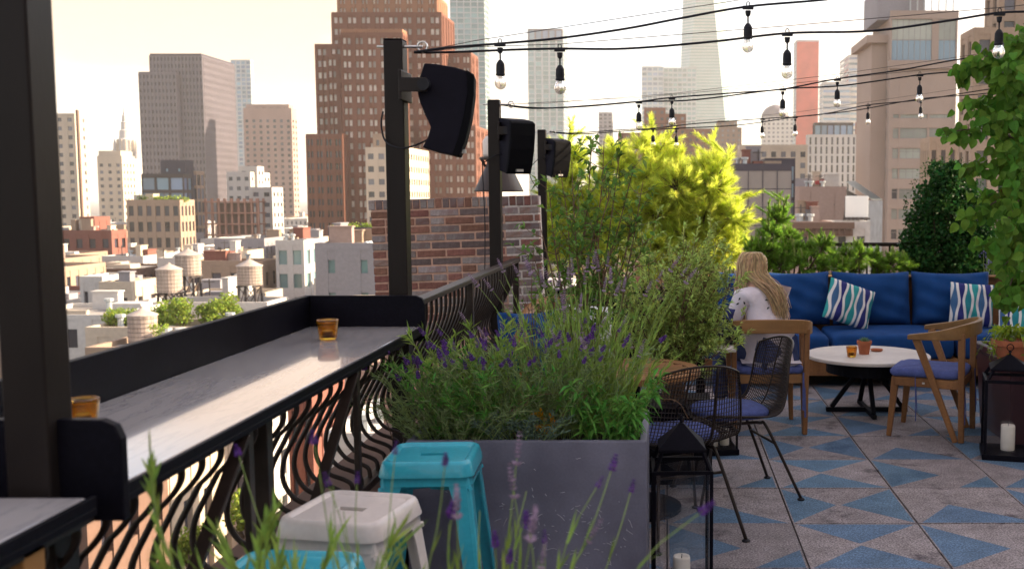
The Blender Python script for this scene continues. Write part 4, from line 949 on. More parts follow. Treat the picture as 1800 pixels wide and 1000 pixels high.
# ---- lanterns
def candle(t, x, y, z, r, h):
    m = MB(); m.lathe([(r * .97, z), (r, z + .004), (r, z + h - .008), (r * .93, z + h), (r * .7, z + h - .006), (r * .2, z + h - .01)], 20, (x, y, 0)); c_ = m.build('candle', 'wax', t, smooth=True)
    m = MB(); m.tube([(x, y, z + h - .012), (x + .002, y, z + h + .008)], .0015, 5); m.build('wick', 'rubber', c_)
def lantern(label, x, y, rz, w_, h, candles, roofw=.78):
    t = thing('lantern', label, 'lantern', (x, y, 0), rz, 'glass candle lanterns'); a = w_ / 2; fr = .014 * (w_ / .24)
    zb = h * .71; zs = h * .815; ra = a * roofw
    m = MB(); m.box(-a - .008, a + .008, -a - .008, a + .008, 0, .035); m.build('base', 'black_paint', t, bevel=.003)
    for sx in (-1, 1):
        for sy in (-1, 1):
            m = MB(); m.box(sx * a - (fr if sx > 0 else 0), sx * a + (0 if sx > 0 else fr), sy * a - (fr if sy > 0 else 0), sy * a + (0 if sy > 0 else fr), .035, zb); m.build('corner_post', 'black_paint', t)
            m = MB(); m.bar((sx * (a - fr / 2), sy * (a - fr / 2), zb), (sx * ra * .86, sy * ra * .86, zs), fr * .8, fr * .8); m.build('shoulder_bar', 'black_paint', t)
    m = MB()
    for s_ in (-1, 1): m.box(-a, a, s_ * a - (fr if s_ > 0 else 0), s_ * a + (0 if s_ > 0 else fr), zb, zb + fr); m.box(s_ * a - (fr if s_ > 0 else 0), s_ * a + (0 if s_ > 0 else fr), -a + fr, a - fr, zb + .001, zb + fr - .001)
    m.build('top_frame', 'black_paint', t)
    for s_ in (-1, 1):
        m = MB(); m.box(-a + fr, a - fr, s_ * (a - fr / 2) - .0015, s_ * (a - fr / 2) + .0015, .037, zb - .001); m.build('pane', 'clear_glass', t)
        m = MB(); m.box(s_ * (a - fr / 2) - .0015, s_ * (a - fr / 2) + .0015, -a + fr, a - fr, .037, zb - .001); m.build('pane', 'clear_glass', t)
    m = MB(); m.add([(-ra, -ra, zs), (ra, -ra, zs), (ra, ra, zs), (-ra, ra, zs), (-ra, -ra, zs + .012), (ra, -ra, zs + .012), (ra, ra, zs + .012), (-ra, ra, zs + .012), (-.008, -.008, h * .945), (.008, -.008, h * .945), (.008, .008, h * .945), (-.008, .008, h * .945)],
                    [(3, 2, 1, 0), (0, 1, 5, 4), (1, 2, 6, 5), (2, 3, 7, 6), (3, 0, 4, 7), (4, 5, 9, 8), (5, 6, 10, 9), (6, 7, 11, 10), (7, 4, 8, 11), (8, 9, 10, 11)]); m.build('roof', 'black_paint', t, bevel=.002)
    m = MB(); m.lathe([(.006, h * .945), (.006, h * .965), (.012, h * .97), (.004, h * .985)], 10)
    m.tube([(.02 * math.cos(k * .524), 0, h * .985 + .018 + .02 * math.sin(k * .524)) for k in range(13)], .003, 5, caps=False); m.build('ring_handle', 'black_paint', t)
    for cx, cy, r_, hh in candles: candle(t, cx, cy, .036, r_, hh)
c = gz(1197, 1060, .0)
lantern('tall glass lantern with a white candle beside the grey planter', .057, 3.93, R(2), .232, .75, [(.0, -.02, .034, .15)])
c = gz(1762, 800, 0); lantern('black glass lantern standing before the plum planter at right', c.x + .03, c.y, R(-14), .30, .66, [(.0, .0, .042, .155)])
c = gz(1262, 793, 0); lantern('small lantern on the floor behind the wire chair legs', c.x, c.y, R(8), .21, .20, [(-.03, 0, .028, .10), (.045, .02, .028, .10)])

# ---- round wooden table
c = gz(1152, 650, .72); c.x = -.165; c.y = 5.12
wt = thing('wooden_table', 'round slatted teak table behind the lavender', 'table', (c.x, c.y, 0)); Rr = .335
for k in range(8):
    y0 = -.26 + k * .065; y1 = y0 + .059; hw = math.sqrt(max(.001, .275 ** 2 - max(abs(y0), abs(y1)) ** 2)); m = MB(); m.box(-hw, hw, y0, y1, .695, .72); m.build('slat', 'teak_flat', wt, bevel=.003)
m = MB(); m.lathe([(.27, .69), (Rr, .69), (Rr, .722), (.275, .722), (.27, .69)], 48, cap=False); m.build('rim', 'teak_flat', wt, bevel=.003)
m = MB(); m.lathe([(.03, .03), (.03, .69)], 16); m.lathe([(.24, 0), (.24, .02), (.04, .035)], 28); m.lathe([(.14, .675), (.14, .689)], 20); m.build('pedestal', 'black_paint', wt)

# ---- round white table
c = gz(1525, 622, .43)
rt = thing('coffee_table', 'low round white-topped coffee table in front of the blue sofa', 'table', (c.x, c.y, 0)); Rr = .452
m = MB(); m.lathe([(.40, .405), (Rr - .006, .405), (Rr, .410), (Rr, .424), (Rr - .005, .43), (.1, .4302)], 64); m.build('top', 'stone_white', rt)
m = MB(); m.lathe([(.30, .30), (.30, .404)], 40); m.build('shadow_drum', 'table_black', rt)  # black drum stands in for the shadow beneath the table top
for k in range(4):
    a = k * math.pi / 2; m = MB(); m.bar((.26 * math.cos(a), .26 * math.sin(a), .036), (.07 * math.cos(a), .07 * math.sin(a), .30), .03, .03); m.build('leg', 'table_black', rt)
m = MB(); m.bar((.30, 0, .02), (-.30, 0, .02), .03, .03); m.bar((0, .30, .021), (0, -.30, .021), .03, .03); m.build('cross_foot', 'table_black', rt)
c = gz(1497, 627, .4305); votive(c, 'amber candle glass on the round white table', 1.15)
def pot(p, s):
    m = MB(); m.lathe([(.036 * s, 0), (.048 * s, .075 * s), (.054 * s, .076 * s), (.055 * s, .098 * s), (.049 * s, .099 * s), (.047 * s, .085 * s), (.002, .085 * s)], 28, cap=False); return m
c = gz(1519, 622, .4305); t = thing('potted_succulent', 'small green succulent in a terracotta pot on the white table', 'potted plant', tuple(c))
m = pot(c, 1.0); m.lathe([(.034, 0.001), (.001, .0012)], 24, cap=False); m.build('pot', 'terracotta', t, smooth=False)
m = MB(); m.lathe([(.046, .084), (.001, .09)], 20, cap=False); m.build('soil', 'soil', t)
mat('succulent', (.10, .19, .10), .5, var=.2, scale=30, isl=.25)
for k in range(22):
    a = k * 2.4; el = .25 + .055 * k; r_ = .05 - .0012 * k
    d = Vector((math.cos(a) * math.cos(el), math.sin(a) * math.cos(el), math.sin(el))); sd_ = Vector((-math.sin(a), math.cos(a), 0)) * .010; up = d.cross(sd_).normalized() * .006; b0 = Vector((0, 0, .086))
    m = MB(); m.add([b0, b0 + d * r_ * .5 + sd_, b0 + d * r_ * .5 - sd_, b0 + d * r_ * .5 + up, b0 + d * r_ * .5 - up, b0 + d * r_ + Vector((0, 0, .012))], [(0, 3, 1), (0, 1, 4), (0, 4, 2), (0, 2, 3), (5, 1, 3), (5, 4, 1), (5, 2, 4), (5, 3, 2)]); m.build('leaf', 'succulent', t)
c = gz(1541, 617, .4305); m = MB(); m.lathe([(.036, 0), (.046, .010), (.047, .016), (.042, .0165), (.034, .006), (.002, .006)], 28); tag(m.build('saucer', 'terracotta', loc=tuple(c)), 'empty terracotta saucer beside the succulent', 'saucer')

# ---- cushions
def cushion_mesh(w_, h_, t_, n=14, sag=.0, seed=0, crown=.55, corner=.10):
    """soft pillow: a puffed square sheet front and back, corners drawn to points; local x width, z height, y thickness"""
    rg = random.Random(seed); vs, fs = [], []
    ph = [rg.uniform(0, 6.28) for _ in range(6)]
    for side in (-1, 1):
        for i in range(n + 1):
            for j in range(n + 1):
                u, v = 2 * i / n - 1, 2 * j / n - 1
                edge = (1 - abs(u) ** 3.2) * (1 - abs(v) ** 3.2); th = t_ / 2 * max(0, edge) ** crown
                k = 1 - corner * (1 - max(abs(u), abs(v)) ** 2) * 0 
                x = u * w_ / 2 * (1 - corner * (1 - v * v) * u * u * .55); z = v * h_ / 2 * (1 - corner * (1 - u * u) * v * v * .55)
                wr = .07 * t_ * (math.sin(u * 7 + v * 3 + ph[0]) * math.cos(v * 6 + ph[1]) + .6 * math.sin(v * 11 + u * 5 + ph[2])) * max(0, edge) ** .3
                z -= sag * (1 - abs(u) ** 2) * (v + 1) / 2
                vs.append((x, side * th + wr * (1 if side < 0 else .3), z + h_ / 2))
    N = (n + 1) ** 2
    for s_ in (0, 1):
        for i in range(n):
            for j in range(n):
                a = s_ * N + i * (n + 1) + j; q = (a, a + n + 1, a + n + 2, a + 1); fs.append(q if s_ == 0 else q[::-1])
    m = MB(); m.add(vs, fs); return m
def weld(o):
    b = o.modifiers.new('weld', 'WELD'); b.merge_threshold = .0015
    o.modifiers.move(len(o.modifiers) - 1, 0); return o
def pillow(name, label, cat, w_, h_, t_, mtl, p, rot, group, seed, sag=0, crown=.5, corner=.10, piping=True):
    o = cushion_mesh(w_, h_, t_, seed=seed, sag=sag, crown=crown, corner=corner).build(name, mtl, None, smooth=True, subsurf=1); weld(o)
    o.location = p; o.rotation_euler = rot; tag(o, label, cat, group); return o
def stripe_mat(name, cols, white=(.66, .63, .60), N=8.0, freq=1.6, slant=0):
    m = mat(name, white, .9, var=.05, scale=20, bump=.1, bscale=300); n, l = m.node_tree.nodes, m.node_tree.links; b = n['Principled BSDF']; base = b.inputs['Base Color'].links[0].from_socket
    tcx = n.new('ShaderNodeTexCoord'); sp = n.new('ShaderNodeSeparateXYZ'); l.new(tcx.outputs['Object'], sp.inputs[0])
    def M_(op, a, b2=None):
        q = n.new('ShaderNodeMath'); q.operation = op
        for i, v in enumerate((a, b2)):
            if v is None: continue
            if isinstance(v, (int, float)): q.inputs[i].default_value = v
            else: l.new(v, q.inputs[i])
        return q.outputs[0]
    tt = M_('ADD', M_('MULTIPLY', sp.outputs['X'], N / .45), 100.25); k = M_('FLOOR', tt); fr = M_('FRACT', tt)
    wav = M_('SINE', M_('ADD', M_('MULTIPLY', sp.outputs['Z'], 2 * math.pi * freq / .45), M_('MULTIPLY', k, math.pi)))
    hw = M_('ADD', M_('MULTIPLY', wav, .17), .31)
    inside = M_('LESS_THAN', M_('ABSOLUTE', M_('SUBTRACT', fr, .5)), hw)
    cr = n.new('ShaderNodeValToRGB'); cr.color_ramp.interpolation = 'CONSTANT'
    el = cr.color_ramp.elements; el[0].position = 0; el[0].color = (*cols[0], 1); el[1].position = .25; el[1].color = (*cols[1], 1)
    for i in (2, 3): e = el.new(i * .25); e.color = (*cols[i], 1)
    l.new(M_('FRACT', M_('ADD', M_('MULTIPLY', k, .25), .05)), cr.inputs[0])
    mx_ = n.new('ShaderNodeMix'); mx_.data_type = 'RGBA'; l.new(inside, mx_.inputs[0]); l.new(base, mx_.inputs[6]); l.new(cr.outputs[0], mx_.inputs[7]); l.new(mx_.outputs[2], b.inputs['Base Color'])
stripe_mat('pillow_stripe', [(.03, .27, .27), (.05, .12, .24), (.025, .03, .15), (.02, .19, .22)])

# ---- blue sofa: back row with right-hand return
sf = thing('sofa', 'long blue cushioned sofa with teak frame in front of the bushes', 'sofa', (0, 0, 0))
SX0, SX1, SY = .30, 3.20, 8.42
m = MB(); m.box(SX0, SX1 + .9, 9.42, 9.46, .1, .844); m.build('back_board', 'teak', sf, bevel=.004)
m = MB(); m.box(SX0, SX1 + .9, 9.36, 9.47, .845, .862); m.build('back_cap', 'teak_flat', sf, bevel=.004)
m = MB(); m.box(SX0, SX1 + .9, SY + .02, 9.415, .10, .24); m.build('seat_frame', 'teak', sf, bevel=.004)
m = MB(); m.box(SX1 + .06, SX1 + .9, 6.9, SY + .01, .10, .24); m.build('seat_frame', 'teak', sf, bevel=.004)
def seat_cushion(x0, x1, y0, y1, seed):
    m = MB(); n_ = 10; rg = random.Random(seed); ph = rg.uniform(0, 6)
    w2, d2 = (x1 - x0) / 2, (y1 - y0) / 2; vs = []; fs = []
    rings = [(.97, .245), (1.0, .27), (1.005, .34), (.995, .40), (.96, .428), (.80, .442), (.5, .446), (.15, .447)]
    N = 40
    for k, z in rings:
        for i in range(N):
            a = 2 * math.pi * i / N; c_, s_ = math.cos(a), math.sin(a); e = .16
            x = math.copysign(abs(c_) ** e, c_) * w2 * k; y = math.copysign(abs(s_) ** e, s_) * d2 * k
            vs.append(((x0 + x1) / 2 + x, (y0 + y1) / 2 + y, z + .005 * math.sin(x * 6 + ph) * math.sin(y * 5 + ph)))
    fs = [(i * N + k, i * N + (k + 1) % N, (i + 1) * N + (k + 1) % N, (i + 1) * N + k) for i in range(len(rings) - 1) for k in range(N)] + [tuple(range(N))[::-1], tuple((len(rings) - 1) * N + k for k in range(N))]
    m.add(vs, fs); return m.build('seat_cushion', 'cushion_blue', sf, smooth=True)
xs_ = [SX0, .68, 1.42, 2.16, 2.83, SX1 + .05]
seats = [(.30, 1.36), (1.37, 2.40), (2.41, 3.24)]
for i, (a, b) in enumerate(seats): seat_cushion(a + .004, b - .004, SY, 9.2, i)
seat_cushion(3.26, 4.0, SY, 9.2, 7); seat_cushion(3.26, 4.0, 7.66, SY - .01, 8); seat_cushion(3.26, 4.0, 6.92, 7.65, 9)
GB = 'blue sofa back cushions'
for i, (x0, x1) in enumerate([(1262, 1330), (1333, 1459), (1462, 1600), (1601, 1738)]):
    a, b = at(x0, 520, 9.2).x, at(x1, 520, 9.2).x
    lb = ['blue back cushion mostly hidden by the seated woman', 'blue back cushion beside the seated woman', 'middle blue back cushion behind the tilted striped pillow', 'blue back cushion behind the upright striped pillow'][i]
    pillow('back_cushion', lb, 'cushion', b - a + .03, .515, .27, 'cushion_blue', ((a + b) / 2, 9.14, .425), (R(-13), 0, R([4, 2, 0, -4][i])), GB, i + 3, sag=.02, crown=.35, corner=.06)
pillow('back_cushion', 'blue back cushion on the sofa return at the right edge', 'cushion', .80, .50, .26, 'cushion_blue', (3.72, 8.75, .43), (R(-14), 0, R(-72)), GB, 21, sag=.03, crown=.35, corner=.06)
pillow('back_cushion', 'second blue back cushion further along the right-hand return', 'cushion', .80, .50, .26, 'cushion_blue', (3.78, 7.9, .43), (R(-14), 0, R(-80)), GB, 22, sag=.03, crown=.35, corner=.06)
c = at(1478, 566, 8.86); pillow('striped_pillow', 'tilted teal and navy wave-striped pillow in the middle of the sofa', 'pillow', .45, .40, .15, 'pillow_stripe', (c.x + .02, 8.80, .475), (R(-22), R(19), R(6)), 'wave-striped pillows', 31)
c = at(1706, 570, 8.86); pillow('striped_pillow', 'upright wave-striped pillow at the right end of the sofa back', 'pillow', .40, .40, .15, 'pillow_stripe', (c.x, 8.86, .452), (R(-15), R(4), R(-6)), 'wave-striped pillows', 32)
pillow('striped_pillow', 'wave-striped pillow cut by the right picture edge', 'pillow', .45, .42, .15, 'pillow_stripe', (2.72, 7.75, .45), (R(-20), R(-8), R(-40)), 'wave-striped pillows', 33)

# ---- left lounge seat by the railing
ls = thing('lounge_seat', 'teak lounge seat beside the railing, seen through the flowers', 'seat', (-.62, 6.6, 0), R(0))
m = MB(); m.tube(bez([(-.28, -.35, .62), (-.30, -.05, .78), (-.22, .3, .86), (.05, .45, .87)], 6), .045, 10); m.build('back_rail', 'teak_flat', ls, smooth=True)
m = MB(); m.box(-.28, .4, -.36, .42, .24, .32); m.build('seat_frame', 'teak', ls, bevel=.01)
for x, y in ((-.26, -.34), (.37, -.34), (-.26, .39), (.37, .39)): m = MB(); m.bar((x, y, 0), (x, y, .62 if x < 0 else .3), .05, .05); m.build('leg', 'teak_bright', ls, bevel=.005)
m = MB(); m.box(-.27, .39, -.35, .40, .322, .42); m.build('seat_cushion', 'cushion_blue', ls, bevel=.04, seg=4)
pillow('back_cushion', 'blue cushion on the teak lounge seat behind the lavender', 'cushion', .62, .50, .26, 'cushion_blue', (-.76, 6.55, .40), (R(-18), 0, R(48)), GB, 41, sag=.03, crown=.4)
mat('pillow_white', (.55, .56, .54), .9, var=.05, scale=10)
pillow('white_pillow', 'pale pillow on the teak lounge seat behind the lavender', 'pillow', .42, .38, .15, 'pillow_white', (-.56, 6.9, .50), (R(-20), R(8), R(20)), None, 42)

# ---- teak armchairs
def armchair(label, x, y, rz, cushion=True):
    """local: front = -Y, the bent back rail at +Y"""
    t = thing('teak_armchair', label, 'chair', (x, y, 0), rz, 'teak armchairs')
    for sx in (-1, 1):
        m = MB(); m.bar((sx * .225, -.235, 0), (sx * .205, -.20, .40), .028, .032, wx2=.042, wy2=.05, up=(0, 1, 0)); m.build('front_leg', 'teak', t, bevel=.006)
        m = MB(); m.bar((sx * .235, .235, 0), (sx * .245, .225, .71), .032, .036, wx2=.036, wy2=.044, up=(0, 1, 0)); m.build('back_leg', 'teak', t, bevel=.006)
        m = MB(); m.bar((sx * .238, .20, .0), (sx * .262, -.06, .665), .03, .034, wx2=.034, wy2=.05, up=(0, 1, 0)); m.build('arm_strut', 'teak', t, bevel=.006)
        m = MB(); m.bar((sx * .222, -.2, .372), (sx * .238, .22, .372), .026, .055); m.build('side_rail', 'teak', t, bevel=.004)
    m = MB(); m.bar((-.2, -.205, .372), (.2, -.205, .372), .026, .055); m.build('front_rail', 'teak_flat', t, bevel=.004)
    m = MB(); m.bar((-.23, .215, .372), (.23, .215, .372), .026, .055); m.build('rear_rail', 'teak_flat', t, bevel=.004)
    # bent arm-and-back rail: flat board on the arms that stands up across the back
    pts = bez([(-.275, -.11, .675), (-.285, .05, .69), (-.272, .18, .71), (-.20, .262, .728), (0, .30, .735), (.20, .262, .728), (.272, .18, .71), (.285, .05, .69), (.275, -.11, .675)], 5)
    m = MB(); vs = []; N = len(pts)
    for i, p in enumerate(pts):
        f = 1 - abs(2 * i / (N - 1) - 1); hgt = .030 + .062 * min(1, f * 1.7); th = .048 - .022 * min(1, f * 1.7)
        tg = (pts[min(i + 1, N - 1)] - pts[max(i - 1, 0)]).normalized(); nn_ = Vector((tg.y, -tg.x, 0)).normalized()
        for a, b in ((-1, -1), (1, -1), (1, 1), (-1, 1)): vs.append(p + nn_ * a * th / 2 + Vector((0, 0, b * hgt / 2)))
    fs = [(i * 4 + k, i * 4 + (k + 1) % 4, (i + 1) * 4 + (k + 1) % 4, (i + 1) * 4 + k) for i in range(N - 1) for k in range(4)] + [(3, 2, 1, 0), tuple((N - 1) * 4 + k for k in range(4))]
    m.add(vs, fs); m.build('back_rail', 'teak_flat', t, bevel=.006)
    m = MB(); m.box(-.215, .215, -.21, .22, .395, .405); m.build('seat_panel', 'teak_flat', t)
    m = MB(); N = 40; vs = []; rings = [(.96, .406), (1, .418), (1, .436), (.95, .452), (.75, .458), (.3, .460)]
    for k, z in rings:
        for i in range(N):
            a = 2 * math.pi * i / N; c_, s_ = math.cos(a), math.sin(a); vs.append((math.copysign(abs(c_) ** .3, c_) * .245 * k, math.copysign(abs(s_) ** .3, s_) * .24 * k - .01, z + .004 * math.sin(9 * c_ + 4 * s_)))
    m.add(vs, [(i * N + k, i * N + (k + 1) % N, (i + 1) * N + (k + 1) % N, (i + 1) * N + k) for i in range(len(rings) - 1) for k in range(N)] + [tuple(range(N))[::-1], tuple((len(rings) - 1) * N + k for k in range(N))]); m.build('seat_cushion', 'cushion_denim', t, smooth=True)
    for sx, yy in ((-.225, .21), (.225, .21), (.24, -.1)):
        m = MB(); m.bar((sx, yy + .035, .42), (sx * 1.04, yy + .045, .12), .012, .004, up=(0, 1, 0)); m.bar((sx * .98, yy + .034, .42), (sx * .97, yy + .05, .17), .011, .004, up=(0, 1, 0)); m.build('cushion_tie', 'cushion_denim', t)
    m = MB(); m.box(.240, .2425, -.02, .03, .365, .378); m.build('name_plate', 'badge', t)
    return t
armchair('teak armchair with denim seat pad at the right of the white table', 1.785, 6.83, R(-115))
armchair('teak armchair the woman sits in, seen from behind', .675, 6.98, R(180) + R(3))

# ---- wire mesh chairs
def wirechair(label, x, y, rz):
    """local: front = -Y"""
    t = thing('wire_chair', label, 'chair', (x, y, 0), rz, 'black wire mesh chairs')
    nu, nv = 32, 44; vs = []; fs = []
    path = bez([(0, -.23, .425), (0, -.20, .435), (0, -.05, .425), (0, .10, .425), (0, .185, .46), (0, .235, .56), (0, .27, .70), (0, .305, .83)], 8); L_ = len(path)
    def surf(u, v):
        f = v * (L_ - 1); i = min(int(f), L_ - 2); p = path[i].lerp(path[i + 1], f - i)
        wid = .225 + .03 * math.sin(v * 3.1) - .05 * max(0, v - .6) - .02 * (1 - v)
        k = abs(u) ** 2.2; back = max(0, (v - .35) / .65)
        return Vector((u * wid, p.y - k * .075 * back, p.z + k * .045 * (1 - back) * (1 - .3 * v) - .05 * max(0, v - .85) / .15 * k))
    for j in range(nv + 1):
        for i in range(nu + 1): vs.append(surf(2 * i / nu - 1, j / nv))
    fs = [(j * (nu + 1) + i, j * (nu + 1) + i + 1, (j + 1) * (nu + 1) + i + 1, (j + 1) * (nu + 1) + i) for j in range(nv) for i in range(nu)]
    m = MB(); m.add(vs, fs); o = m.build('wire_shell', 'rail_iron', t); wf_ = o.modifiers.new('wire', 'WIREFRAME'); wf_.thickness = .0058; wf_.use_even_offset = False; wf_.use_boundary = True
    rim = [surf(-1, j / 24) for j in range(25)] + [surf(2 * i / 10 - 1, 1) for i in range(1, 11)] + [surf(1, 1 - j / 24) for j in range(1, 25)] + [surf(1 - 2 * i / 10, 0) for i in range(1, 11)]
    m = MB(); m.tube(rim, .006, 6); m.build('rim', 'rail_iron', t, smooth=True)
    m = MB(); m.tube([surf(.33, j / 24) + Vector((0, .005, -.005)) for j in range(25)], .005, 6); m.build('spine', 'rail_iron', t, smooth=True)
    m = MB(); m.tube([surf(-.33, j / 24) + Vector((0, .005, -.005)) for j in range(25)], .005, 6); m.build('spine', 'rail_iron', t, smooth=True)
    for sx in (-1, 1):
        m = MB(); m.tube(bez([(sx * .22, -.27, .008), (sx * .15, -.17, .37), (sx * .13, -.13, .405), (sx * .13, 0, .408), (sx * .13, .09, .405), (sx * .15, .13, .37), (sx * .22, .29, .008)], 6), .0085, 8); m.build('leg', 'rail_iron', t, smooth=True)
        for yy in (-.27, .29): m = MB(); m.lathe([(.018, 0), (.02, .006), (.012, .012)], 14, (sx * .22, yy, 0)); m.build('glide', 'rubber', t)
    m = MB(); m.tube([(-.17, -.19, .30), (.17, -.19, .30)], .007, 6); m.build('stretcher', 'rail_iron', t, smooth=True)
    m = MB(); m.tube([(-.17, .16, .30), (.17, .16, .30)], .007, 6); m.build('stretcher', 'rail_iron', t, smooth=True)
    m = MB(); N = 36; vs = []; rings = [(.95, .436), (1, .447), (1, .465), (.93, .478), (.6, .483), (.2, .484)]
    for k, z in rings:
        for i in range(N): 
            a = 2 * math.pi * i / N; c_, s_ = math.cos(a), math.sin(a); vs.append((math.copysign(abs(c_) ** .6, c_) * .19 * k, math.copysign(abs(s_) ** .6, s_) * .19 * k - .03, z))
    m.add(vs, [(i * N + k, i * N + (k + 1) % N, (i + 1) * N + (k + 1) % N, (i + 1) * N + k) for i in range(len(rings) - 1) for k in range(N)] + [tuple(range(N))[::-1], tuple((len(rings) - 1) * N + k for k in range(N))]); m.build('seat_pad', 'cushion_denim', t, smooth=True)
    return t
wirechair('black wire mesh chair with denim pad facing left', .36, 5.39, R(-72))
wirechair('black wire mesh chair with its back to the camera beside the grey planter', .05, 4.80, R(203))

# ---- small white table with drinks
c = gz(1232, 626, .60); t = thing('side_table', 'small white side table with drinks at the woman\'s left', 'table', (.22, 6.65, 0))
m = MB(); m.box(-.26, .22, -.2, .3, .60, .62); m.build('top', 'stone_white', t, bevel=.004)
m = MB(); m.lathe([(.03, .02), (.03, .599)], 12); m.lathe([(.2, 0), (.2, .02)], 24); m.build('pedestal', 'black_paint', t)
mat('red_drink', (.5, .06, .03), .2)
def tumbler(p, label, fill=None):
    t = thing('tumbler', label, 'glass', tuple(p)); m = MB(); m.lathe([(.032, 0), (.037, .09), (.0355, .09), (.031, .008), (.001, .008)], 24, cap=False); m.lathe([(.032, .0), (.001, .0005)], 24, cap=False); m.build('glass', 'clear_glass', t, smooth=True)
    m = MB(); m.tube([(-.02, 0, .012), (.045, .01, .14)], .0028, 6); m.build('straw', 'rubber', t)
    if fill: m = MB(); m.lathe([(.0305, .009), (.033, .05)], 20); m.build('drink', fill, t)
tumbler(gz(1231, 632, .6205), 'clear tumbler with black straw on the small white table')
tumbler(gz(1207, 622, .6205), 'tumbler of red drink on the small white table', 'red_drink')
# woman's bag on the chair side
mat('bag_black', (.012, .011, .013), .5, var=.2, scale=20, bump=.2); mat('scarf_blue', (.03, .036, .13), .9, var=.2, scale=20)
t = thing('handbag', 'black handbag with a blue cloth beside the woman\'s chair', 'bag', (.34, 6.72, .62))
o = cushion_mesh(.34, .12, .22, seed=4, crown=.5).build('body', 'bag_black', t, smooth=True, subsurf=1); weld(o); o.location = (0, 0, .0)
o = cushion_mesh(.22, .16, .12, seed=9, crown=.6).build('cloth', 'scarf_blue', t, smooth=True, subsurf=1); weld(o); o.location = (-.02, .03, .09); o.rotation_euler = (0, R(12), 0)
m = MB(); m.tube(bez([(-.12, 0, .1), (-.1, -.06, .17), (.03, -.08, .18), (.1, -.03, .1)], 6), .008, 6); m.build('strap', 'bag_black', t, smooth=True)

# ---- plum planter and terracotta pot on the right
t = thing('plum_planter', 'dark plum glazed planter at the right edge behind the lantern', 'planter', (2.52, 6.75, 0))
m = MB(); m.add([(sx * a, sy * a, z) for a, z in ((.33, 0), (.36, .52), (.38, .53), (.38, .58), (.33, .58), (.32, .50)) for sx, sy in ((-1, -1), (1, -1), (1, 1), (-1, 1))],
                [(i * 4 + k, i * 4 + (k + 1) % 4, (i + 1) * 4 + (k + 1) % 4, (i + 1) * 4 + k) for i in range(5) for k in range(4)] + [(3, 2, 1, 0)]); m.build('box', 'plum_planter', t, bevel=.01)
m = MB(); m.box(-.325, .325, -.325, .325, .48, .53); m.build('soil', 'soil', t)
c = at(1775, 618, 6.45); t = thing('terracotta_pot', 'terracotta pot with lime trailing plant at the right edge', 'potted plant', (c.x, 6.42, .532)); LIME = t
m = MB(); m.lathe([(.075, 0), (.11, .12), (.125, .122), (.127, .155), (.115, .156), (.11, .14), (.001, .135)], 32); m.build('pot', 'terracotta', t)
# ---- black picket fence behind the pines
t = thing('picket_fence', 'black metal picket fence beyond the clipped pines', 'fence', (0, 10.85, 0))
m = MB(); m.box(-1.0, 4.6, -.02, .02, 1.06, 1.10); m.build('top_rail', 'rail_iron', t)
m = MB(); m.box(-1.0, 4.6, -.015, .015, .10, .13); m.build('bottom_rail', 'rail_iron', t)
m = MB(); m.box(-.009, .009, -.009, .009, .13, 1.06); p0 = m.build('picket', 'rail_iron', t); p0.location.x = -.95
for k in range(1, 47): o = p0.copy(); COL.objects.link(o); o.parent = t; o.location.x = -.95 + .118 * k
# long raised bed behind the sofa
t = thing('raised_bed', 'long dark raised bed behind the sofa holding the pines', 'planter', (0, 9.55, 0))
m = MB(); m.box(-1.9, 4.6, 0, .04, 0, .62); m.box(-1.9, 4.6, 1.15, 1.19, 0, .62); m.box(-1.9, -1.86, .041, 1.149, 0, .62); m.box(4.56, 4.6, .041, 1.149, 0, .62); m.build('box', 'black_paint', t)
m = MB(); m.box(-1.85, 4.55, .045, 1.145, .2, .57); m.build('soil', 'soil', t)

# ================================================================ PLANTS
mat('leaf_lav', (.175, .235, .10), .6, spec=.1, var=.25, scale=20, isl=.4, trl=.25)
mat('leaf_grass', (.26, .38, .075), .55, spec=.1, var=.25, scale=20, isl=.35, trl=.35)
mat('leaf_herb', (.11, .29, .05), .5, spec=.1, var=.25, scale=20, isl=.35, trl=.3)
mat('stem_green', (.25, .34, .10), .6, spec=.1, var=.2, scale=20, trl=.1)
mat('stem_brown', (.16, .10, .065), .8, spec=.1, var=.3, scale=30)
mat('flower_purple', (.13, .05, .26), .7, spec=.1, var=.3, scale=60, isl=.5, trl=.25)
mat('flower_pale', (.36, .26, .36), .75, spec=.1, var=.25, scale=60, isl=.4, trl=.25)
mat('flower_dry', (.42, .35, .24), .75, spec=.1, var=.25, scale=60, isl=.4, trl=.25)
mat('leaf_twig', (.14, .25, .05), .45, spec=.1, var=.25, scale=25, isl=.4, trl=.4)
mat('leaf_willow', (.40, .50, .14), .55, spec=.1, var=.3, scale=15, isl=.45, trl=.4)
mat('needle_bright', (.70, .78, .13), .5, spec=.1, var=.3, scale=7, isl=.45, trl=.5, col2=(.42, .56, .05), c2lo=.52, c2hi=.72)  # darker green patches stand in for the shaded inside of the boughs
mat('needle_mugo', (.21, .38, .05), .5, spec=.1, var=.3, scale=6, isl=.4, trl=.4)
mat('candle_shoot', (.26, .33, .08), .6, var=.2, scale=20, isl=.2, trl=.2)
mat('leaf_bush', (.028, .085, .02), .35, spec=.1, var=.3, scale=8, isl=.5, trl=.2)
mat('leaf_tree', (.10, .215, .028), .45, spec=.1, var=.25, scale=14, objr=.35, trl=.4, col2=(.13, .12, .02), c2lo=.6, c2hi=.75)
mat('leaf_tree_mass', (.105, .22, .028), .45, spec=.1, var=.25, scale=14, isl=.4, trl=.4, col2=(.14, .11, .02), c2lo=.62, c2hi=.75)
mat('leaf_lime', (.26, .36, .03), .5, spec=.1, var=.2, scale=14, isl=.3, trl=.4)
